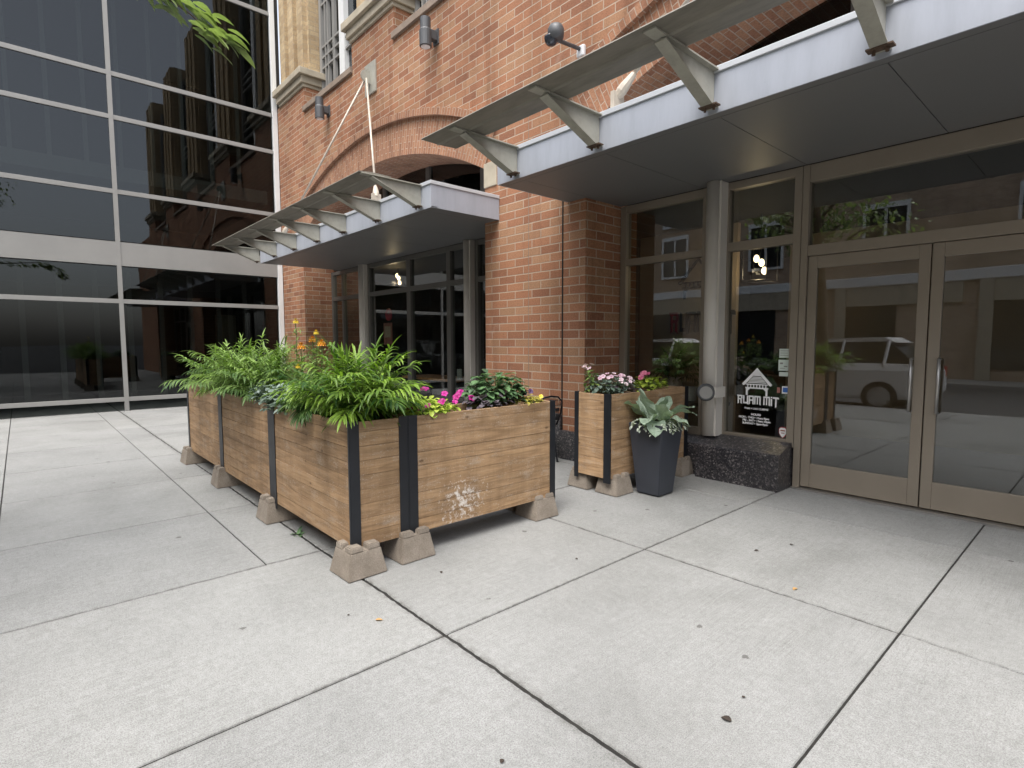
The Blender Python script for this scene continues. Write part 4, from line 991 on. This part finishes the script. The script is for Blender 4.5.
for hx, hy_, hz, hr, hm in heads:
    f = MB()
    for q in range(4):
        for k in range(11):
            az = 2 * PI * (k + .5 * q) / 11; blade(f, (hx, hy_, hz + .004 * q), dirv(az, .15 + .38 * q), hr * (1 - .17 * q), hr * .55, .9, U(.1, .9), 2, .1, peak=.65)
    f.build('flower', M[hm], t, normals=False)
# --- petunia planter
bush('petunia_plant', (-3.33, 2.14), .20, .29, .11, 300, .058, .038, 'lime', 'magenta petunias with lime green leaves at the near end of the splashed planter', z0=.945, flowers=(), low=.02)
pt = [o for o in COL.objects if o.name.startswith('petunia_plant')][0]
for px_, py_, pz_, r in ((-3.42, 2.20, 1.135, .045), (-3.30, 2.00, 1.03, .040), (-3.24, 2.21, 1.055, .042), (-3.34, 2.45, 1.095, .045), (-3.28, 2.38, 1.075, .04), (-3.30, 2.55, 1.05, .042), (-3.2, 2.08, 1.04, .032), (-3.4, 2.36, 1.09, .035), (-3.22, 2.03, 1.0, .035), (-3.24, 2.33, 1.045, .03)):
    f = MB(); flower(f, (px_ + U(-.02, .02), py_, pz_ - .025), (U(.1, .8), U(-.8, -.1), .7), r * .8, 5, U(.2, .9)); f.build('flower', M['magenta'], pt, normals=False)
bush('begonia_plant', (-3.38, 2.84), .20, .30, .27, 340, .085, .06, 'darkleaf', 'dark green leafy begonia standing tallest in the splashed planter', z0=.95, tone=(.1, 1))
bush('purple_leaf_plant', (-3.30, 2.72), .13, .24, .12, 110, .06, .045, 'purpleleaf', 'purplish low leaves between the petunias and the begonia', z0=.95, flowers=(('pink', 3, .022),))
bush('creeping_plant', (-3.27, 3.06), .12, .18, .055, 150, .045, .028, 'yellowleaf', 'yellow green creeper over the far rim of the splashed planter', z0=.955, stems=False)
t = thing('pansy_plant', (-3.27, 3.15, .95), 'pair of pansies, one yellow and one dark violet, at the far rim', 'plant')
for fm, p, r in (('yellow', (-3.22, 3.20, 1.0), .02), ('violet', (-3.28, 3.06, 1.035), .030), ('violet', (-3.26, 3.12, 1.045), .024)):
    f = MB(); flower(f, p, (.7, -.4, .5), r, 4, .6); f.build('flower', M[fm], t, normals=False)
m = MB()
for k in range(26): blade(m, (-3.27 + U(-.07, .07), 3.12 + U(-.1, .1), .95), dirv(U(0, 6.3), U(.3, 1.1)), .06, .022, .7, U(.2, .9), 3)
m.build('foliage', M['darkleaf'], t, normals=False)
# --- the fresh planter by the wall
bush('phlox_plant', (-3.42, 4.36), .21, .30, .17, 220, .075, .045, 'bluegrey', 'pale pink blossoms over grey green leaves in the planter behind the pot', z0=.94, tone=(0, .55), flowers=(('pink', 26, .026),), fl_h=1.05)
bush('purple_stem_plant', (-3.36, 4.46), .16, .22, .16, 70, .06, .04, 'purpleleaf', 'dull purple leaves among the pale pink blossoms', z0=.94)
t = thing('tall_phlox', (-3.50, 4.14, .94), 'single taller pale pink flower head at the corner by the brick pillar', 'plant')
st = MB(); st.tube([(-3.47, 4.16, .92), (-3.48, 4.14, 1.08), (-3.50, 4.13, 1.215)], .004, 6); st.build('stem', M['stem'], t)
m = MB()
for k in range(34): blade(m, (-3.48 + U(-.05, .05), 4.14 + U(-.04, .04), .96 + U(0, .22)), dirv(U(0, 6.3), U(-.1, .7)), .085, .035, .8, U(.2, .8), 3)
m.build('foliage', M['marileaf'], t, normals=False)
for k in range(7):
    f = MB(); flower(f, (-3.50 + U(-.05, .05), 4.13 + U(-.04, .04), 1.21 + U(-.02, .03)), (U(-.2, .7), U(-.7, .2), .7), .024, 5, .7); f.build('flower', M['pink'], t, normals=False)
bush('coleus_plant', (-3.36, 4.98), .15, .26, .14, 170, .065, .048, 'lime', 'lime green coleus with rose blooms beside the indoor palm window', z0=.945, flowers=(('rose', 8, .038),), fl_h=1.1)

# --- the charcoal pot
PX, PY = -2.955, 4.475
t = thing('tall_pot', (PX, PY, 0), 'tall square charcoal pot tapering to its foot, standing before the fresh planter', 'pot')
bm = bmesh.new(); b0, b1, hh, rim_ = .122, .183, .685, .022
def ring_(s, z): return [bm.verts.new((PX + a * s, PY + b * s, z)) for a, b in ((-1, -1), (1, -1), (1, 1), (-1, 1))]
R_ = [ring_(b0, .012), ring_(b1, hh), ring_(b1 - rim_, hh), ring_(b1 - rim_ - .012, hh - .06)]
for A, Bq in zip(R_, R_[1:]):
    for k in range(4): bm.faces.new((A[k], A[(k + 1) % 4], Bq[(k + 1) % 4], Bq[k]))
bm.faces.new(R_[0][::-1]); 
bmesh.ops.bevel(bm, geom=[e for e in bm.edges if not e.is_boundary], offset=.006, segments=2, affect='EDGES')
m = MB(); m.addbm(bm); bm.free(); m.build('shell', M['potgrey'], t)
bx('soil', M['soil'], t, ((PX - .158, PY - .158, hh - .07), (PX + .158, PY + .158, hh - .05)))
bx('foot', M['potgrey'], t, ((PX - .10, PY - .10, .001), (PX + .10, PY + .10, .012)))
t = thing('broadleaf_plant', (PX, PY, .64), 'silvery green broad leaved plant growing in the charcoal pot', 'plant')
m = MB()
for az, el, L, w, dr, tn in ((-1.9, 1.25, .34, .15, .35, .75), (-.6, .95, .30, .16, .8, .8), (-2.9, .75, .36, .11, 1.0, .6), (2.6, .5, .34, .10, 1.1, .45), (.3, 1.0, .34, .08, .9, .4), (.9, .8, .36, .07, 1.0, .5), (1.7, 1.1, .30, .12, .6, .3), (-1.3, .7, .26, .14, 1.1, .7), (-2.4, 1.0, .30, .13, .7, .55), (.05, .55, .30, .06, .9, .5), (-.2, 1.3, .26, .10, .5, .3), (3.1, 1.1, .30, .12, .7, .35), (-1.0, .35, .26, .12, 1.4, .6), (2.2, .9, .28, .12, .8, .25)):
    p = Vector((PX + math.cos(az) * .03, PY + math.sin(az) * .03, .62)); d = dirv(az, el)
    q = p + dirv(az, max(el, 1.0)) * .10
    blade(m, q, d, L * .95, w * 1.5, dr * 1.15, tn, 14, .22, wave=.012, peak=.42, side=d.cross(UP) + Vector((U(-.3, .3), U(-.3, .3), U(-.35, .35))))
m.build('foliage', M['silver'], t, normals=False)
st = MB()
for az, el, *_ in ((-1.9, 1.25), (-.6, 1.0), (-2.9, 1.0), (2.6, 1.0), (.3, 1.0), (.9, 1.0), (1.7, 1.1), (-1.3, 1.0)):
    p = Vector((PX + math.cos(az) * .03, PY + math.sin(az) * .03, .60)); st.tube([p, p + dirv(az, 1.0) * .13], .006, 6)
st.build('stems', M['stem'], t)
t = thing('trailing_ivy', (PX, PY, .65), 'pale variegated ivy trailing over the rim of the charcoal pot', 'plant')
m = MB(); st = MB()
for k in range(26):
    az = U(-PI, PI); e = max(abs(math.cos(az)), abs(math.sin(az))); r = .165 / e
    x, y = PX + r * math.cos(az), PY + r * math.sin(az)
    pts = [Vector((PX + .5 * r * math.cos(az), PY + .5 * r * math.sin(az), .64)), Vector((x, y, .70 + U(0, .03))), Vector((x + .04 * math.cos(az), y + .04 * math.sin(az), .69)), Vector((x + .05 * math.cos(az), y + .05 * math.sin(az), .66 - U(.0, .06)))]
    st.tube(pts, .0022, 5)
    for _ in range(10):
        p = pts[1].lerp(pts[3], U(0, 1)) if U(0, 1) < .65 else pts[0].lerp(pts[1], U(0, 1)) + Vector((0, 0, .02))
        blade(m, p, dirv(az + U(-1.2, 1.2), U(-.5, .6)), U(.03, .055), U(.018, .028), .8, U(0, 1), 3, .2)
m.build('foliage', M['ivy'], t, normals=False); st.build('stems', M['stem'], t)

# --- weeds, fallen leaves on the pavement
def weed(x, y, n, L, lbl):
    t = thing('weed', (x, y, -.01), lbl, 'weed'); m = MB()
    for k in range(n): blade(m, (x + U(-.02, .02), y + U(-.008, .008), -.02), dirv(U(0, 6.3), U(.2, 1.2)), L * U(.5, 1.1), L * .3, .9, U(.2, .9), 3)
    m.build('foliage', M['darkleaf'], t, normals=False)
weed(-4.12, 1.50, 34, .09, 'small leafy weed in the joint beside the planter row')
weed(-2.97, 1.50, 14, .035, 'tuft of moss like weed in the joint at the nearest pier block')
weed(-2.86, 1.502, 10, .03, 'tiny weed in the wide joint just right of the nearest block')
def leaf_litter(x, y, L, w, mat, lbl):
    m = MB(); blade(m, (0, 0, .004), dirv(U(0, 6.3), .12), L, w, .3, U(.2, .8), 5, .35); o = m.build('fallen_leaf', M[mat], None, normals=False); o.location = (x, y, .001); o.scale = (.75, .75, .75)
    tag(o, lbl, 'leaf', 'litter on the pavement')
leaf_litter(-2.54, 1.31, .05, .03, 'dryleaf', 'tan dry leaf on the slab in front of the nearest pier block')
leaf_litter(-.93, 1.95, .055, .04, 'soil', 'largest dark leaf scrap, alone on the big slab at lower right')
leaf_litter(-.97, 2.12, .022, .015, 'soil', 'tiny dark crumb just beyond the largest dark leaf scrap')
leaf_litter(-1.63, 3.75, .045, .03, 'soil', 'dark leaf scrap on the slab before the granite sill')
leaf_litter(-1.53, 4.02, .04, .026, 'soil', 'smaller dark leaf scrap nearer the door than its neighbour')
leaf_litter(-1.22, 3.33, .05, .03, 'dryleaf', 'tan leaf beside the joint at the right')
leaf_litter(-1.36, 1.16, .03, .022, 'soil', 'dark scrap at the bottom edge of the view')
leaf_litter(-2.68, 1.23, .022, .015, 'soil', 'tiny dark scrap left of the tan dry leaf')
leaf_litter(-2.39, 2.70, .03, .02, 'soil', 'dark leaf bit on the slab beyond the paint splashed planter front')
leaf_litter(-2.82, 1.91, .035, .022, 'soil', 'thin dark leaf bit right of the block under the planter joint')
# ------------------------------------------------------------------ patio furniture
def chair_proto():
    t = thing('patio_chair', (0, 0, 0), 'x', 'chair', 'black patio chairs')
    m = MB(); m.lathe([(.19, .0), (.205, .006), (.205, .018), (.19, .024)], (0, 0, .44), 24); m.build('seat', M['black'], t, local=True)
    for a in (.7, 2.45, 3.9, 5.5):
        m = MB(); m.tube([(.16 * math.cos(a), .16 * math.sin(a), .445), (.22 * math.cos(a), .22 * math.sin(a), .0)], .011, 8); m.tube([(.22 * math.cos(a), .22 * math.sin(a), .0), (.222 * math.cos(a), .222 * math.sin(a), .012)], .016, 8); m.build('leg', M['black'], t, local=True)
    m = MB(); arc_ = [(-.19, .10, .45), (-.20, .17, .62), (-.185, .20, .74), (-.11, .215, .80), (0, .22, .815), (.11, .215, .80), (.185, .20, .74), (.20, .17, .62), (.19, .10, .45)]
    m.tube(arc_, .011, 8); f = m.build('back_frame', M['black'], t, local=True, smooth=True)
    m = MB()
    for k in range(-9, 10):
        x = k * .019; zt_ = .80 - .09 * (abs(k) / 9) ** 3; m.box((x - .0035, .155, .52), (x + .0035, .160, .66)); m.tube([(x, .165, .52), (x, .195, .68), (x, .212, zt_)], .0035, 5)
    for z in (.52, .58, .64, .70, .76): m.tube([(-.185, .16 + (z - .5) * .19, z), (.185, .16 + (z - .5) * .19, z)], .003, 5)
    m.build('back_mesh', M['black'], t, local=True)
    return t
ch = chair_proto(); ch.location = (-4.68, 4.62, 0); ch.rotation_euler = (0, 0, math.radians(-95)); ch['label'] = 'black mesh backed patio chair between the splashed planter and the brick pillar'
c2 = copy_thing(ch, (-7.3, 4.70, 0), (0, 0, math.radians(-150))); c2['label'] = 'black patio chair behind the petunias near the left window'
c3 = copy_thing(ch, (-8.6, 4.0, 0), (0, 0, math.radians(60))); c3['label'] = 'black patio chair mostly hidden behind the bright palm'
t = thing('patio_table', (-7.95, 4.55, 0), 'small dark round patio table behind the petunias', 'table')
m = MB(); m.lathe([(.36, 0), (.37, .01), (.37, .025), (.36, .03)], (-7.95, 4.4, .70), 30); m.build('tabletop', M['black'], t)
m = MB(); m.lathe([(.22, 0), (.22, .015), (.03, .04), (.028, .70)], (-7.95, 4.4, .001), 20); m.build('pedestal', M['black'], t)
# inside tables
t = thing('dining_table', (-8.8, 6.2, 0), 'varnished wooden table just inside the left window', 'table')
bx('tabletop', M['tabletop'], t, ((-9.9, 5.82, .72), (-8.05, 6.55, .765)), bev=.006)
for x in (-9.8, -8.15):
    for y in (5.9, 6.45): bx('leg', M['ceil'], t, ((x - .03, y - .03, .016), (x + .03, y + .03, .72)))
t = thing('carafe', (-8.4, 6.0, .765), 'blue green glass carafe on the table inside the left window', 'carafe')
m = MB(); m.lathe([(.05, 0), (.06, .02), (.06, .10), (.035, .16), (.035, .21), (.042, .22)], (-8.4, 6.0, .765), 20); m.build('body', M['bottle'], t, smooth=True)
bx('table_card', M['paper'], thing('menu_holder', (-8.25, 6.05, .765), 'pale menu card standing beside the glass carafe', 'card'), ((-8.30, 6.04, .765), (-8.16, 6.06, .95)))
# pendant lamps
def pendant(x, y, z, lbl, cage=True):
    t = thing('pendant_lamp', (x, y, z), lbl, 'lamp')
    m = MB(); m.tube([(x, y, z + .06), (x, y, 3.125)], .008, 6); m.build('cord', M['black'], t)
    for dx, dz in ((-.05, .06), (.02, .0), (.06, -.11)):
        m = MB(); m.lathe([(.012, .07), (.03, .05), (.036, .02), (.03, -.01), (.01, -.028)], (x + dx, y, z + dz), 12); m.build('bulb', M['bulb'], t, smooth=True)
    pl_ = bpy.data.lights.new('pendant_light', 'POINT'); pl_.energy = 2.5; pl_.specular_factor = 0; pl_.color = (1, .75, .45); pl_.shadow_soft_size = .05
    po = bpy.data.objects.new('pendant_light', pl_); COL.objects.link(po); po.parent = t; po.location = (0, -.12, -.1)
    if cage:
        m = MB(); w, h0, h1 = .16, -.22, .28
        for a in (-w, w):
            for b in (-w, w): m.tube([(x + a, y + b, z + h0), (x + a, y + b, z + h1)], .008, 6)
        for h in (h0, h1):
            for a in (-w, w): m.tube([(x + a, y - w, z + h), (x + a, y + w, z + h)], .008, 6); m.tube([(x - w, y + a, z + h), (x + w, y + a, z + h)], .008, 6)
        m.build('cage', M['black'], t)
pendant(-3.325, 7.4, 2.47, 'lit pendant lamp in a wire cage behind the lettered glass')
pendant(-11.15, 6.5, 2.88, 'lit pendant lamp with bare bulbs behind the left window', False)
# indoor plants on the ledge
def pot(x, y, r, h, lbl, z=.66):
    t = thing('flower_pot', (x, y, z), lbl, 'pot'); m = MB(); m.lathe([(r * .75, 0), (r * .8, .01), (r, h), (r * .9, h), (r * .88, h - .02)], (x, y, z), 20); m.build('bowl', M['whitepot'], t); return t
pot(-3.70, 6.0, .10, .28, 'pale flower pot holding the indoor palm behind the glass', z=.74)
pot(-3.46, 5.98, .075, .17, 'smaller pale flower pot beside the column behind the glass', z=.74)
palm((-3.70, 6.0), 24, .44, .15, .018, 'palm', 'indoor palm in a pale pot behind the glass left of the column', zt=1.0, bright=.3, elr=(.3, 1.4), spread=.04, nl=12)

# ------------------------------------------------------------------ street tree at the kerb (its branch hangs into the upper left)
t = thing('street_tree', (-4.4, -1.5, 0), 'street tree whose green leaves hang into the upper left corner', 'tree')
m = MB(); trunk = [(-4.4, -1.5, -.02), (-4.38, -1.48, 1.2), (-4.42, -1.45, 2.4), (-4.5, -1.35, 3.6), (-4.6, -1.2, 5.0), (-4.6, -1.1, 6.4)]
m.tube(trunk, [.13, .11, .10, .085, .06, .02], 12)
lims = []
for k in range(16):
    a = U(0, 2 * PI); z = U(2.9, 5.6); b = Vector((-4.45, -1.4, z)); e = b + Vector((math.cos(a) * U(.8, 1.5), math.sin(a) * U(.8, 1.5), U(.3, 1.2))); mid = b.lerp(e, .5) + Vector((0, 0, .12)); m.tube([b, mid, e], [.035, .02, .006], 6); lims.append((b, mid, e))
near = [Vector((-4.5, -1.3, 3.3)), Vector((-4.7, -.3, 3.95)), Vector((-4.80, .62, 4.05)), Vector((-4.70, 1.02, 3.86)), Vector((-4.62, 1.26, 3.68))]
m.tube(near, [.03, .018, .011, .006, .003], 6)
m.build('trunk', M['bark'], t, smooth=True)
m = MB()
for k in range(2600):
    b, mi, e = random.choice(lims); q = U(.2, 1.15); p = (b.lerp(mi, q * 2) if q < .5 else mi.lerp(e, q * 2 - 1)) + Vector((U(-.4, .4), U(-.4, .4), U(-.35, .35)))
    blade(m, p, dirv(U(0, 6.3), U(-.8, .4)), U(.10, .16), U(.05, .075), .6, U(0, 1), 3, .2)
for k in range(90):
    q = U(.25, .97); i = min(3, int(q * 4)); p = near[i].lerp(near[i + 1], q * 4 - i) + Vector((U(-.10, .10), U(-.1, .1), U(-.10, .08)))
    blade(m, p, dirv(U(.6, 1.9), U(-.7, .2)), U(.13, .20), U(.07, .10), .6, U(.4, 1), 5, .2)
m.build('crown', M['streetleaf'], t, normals=False)
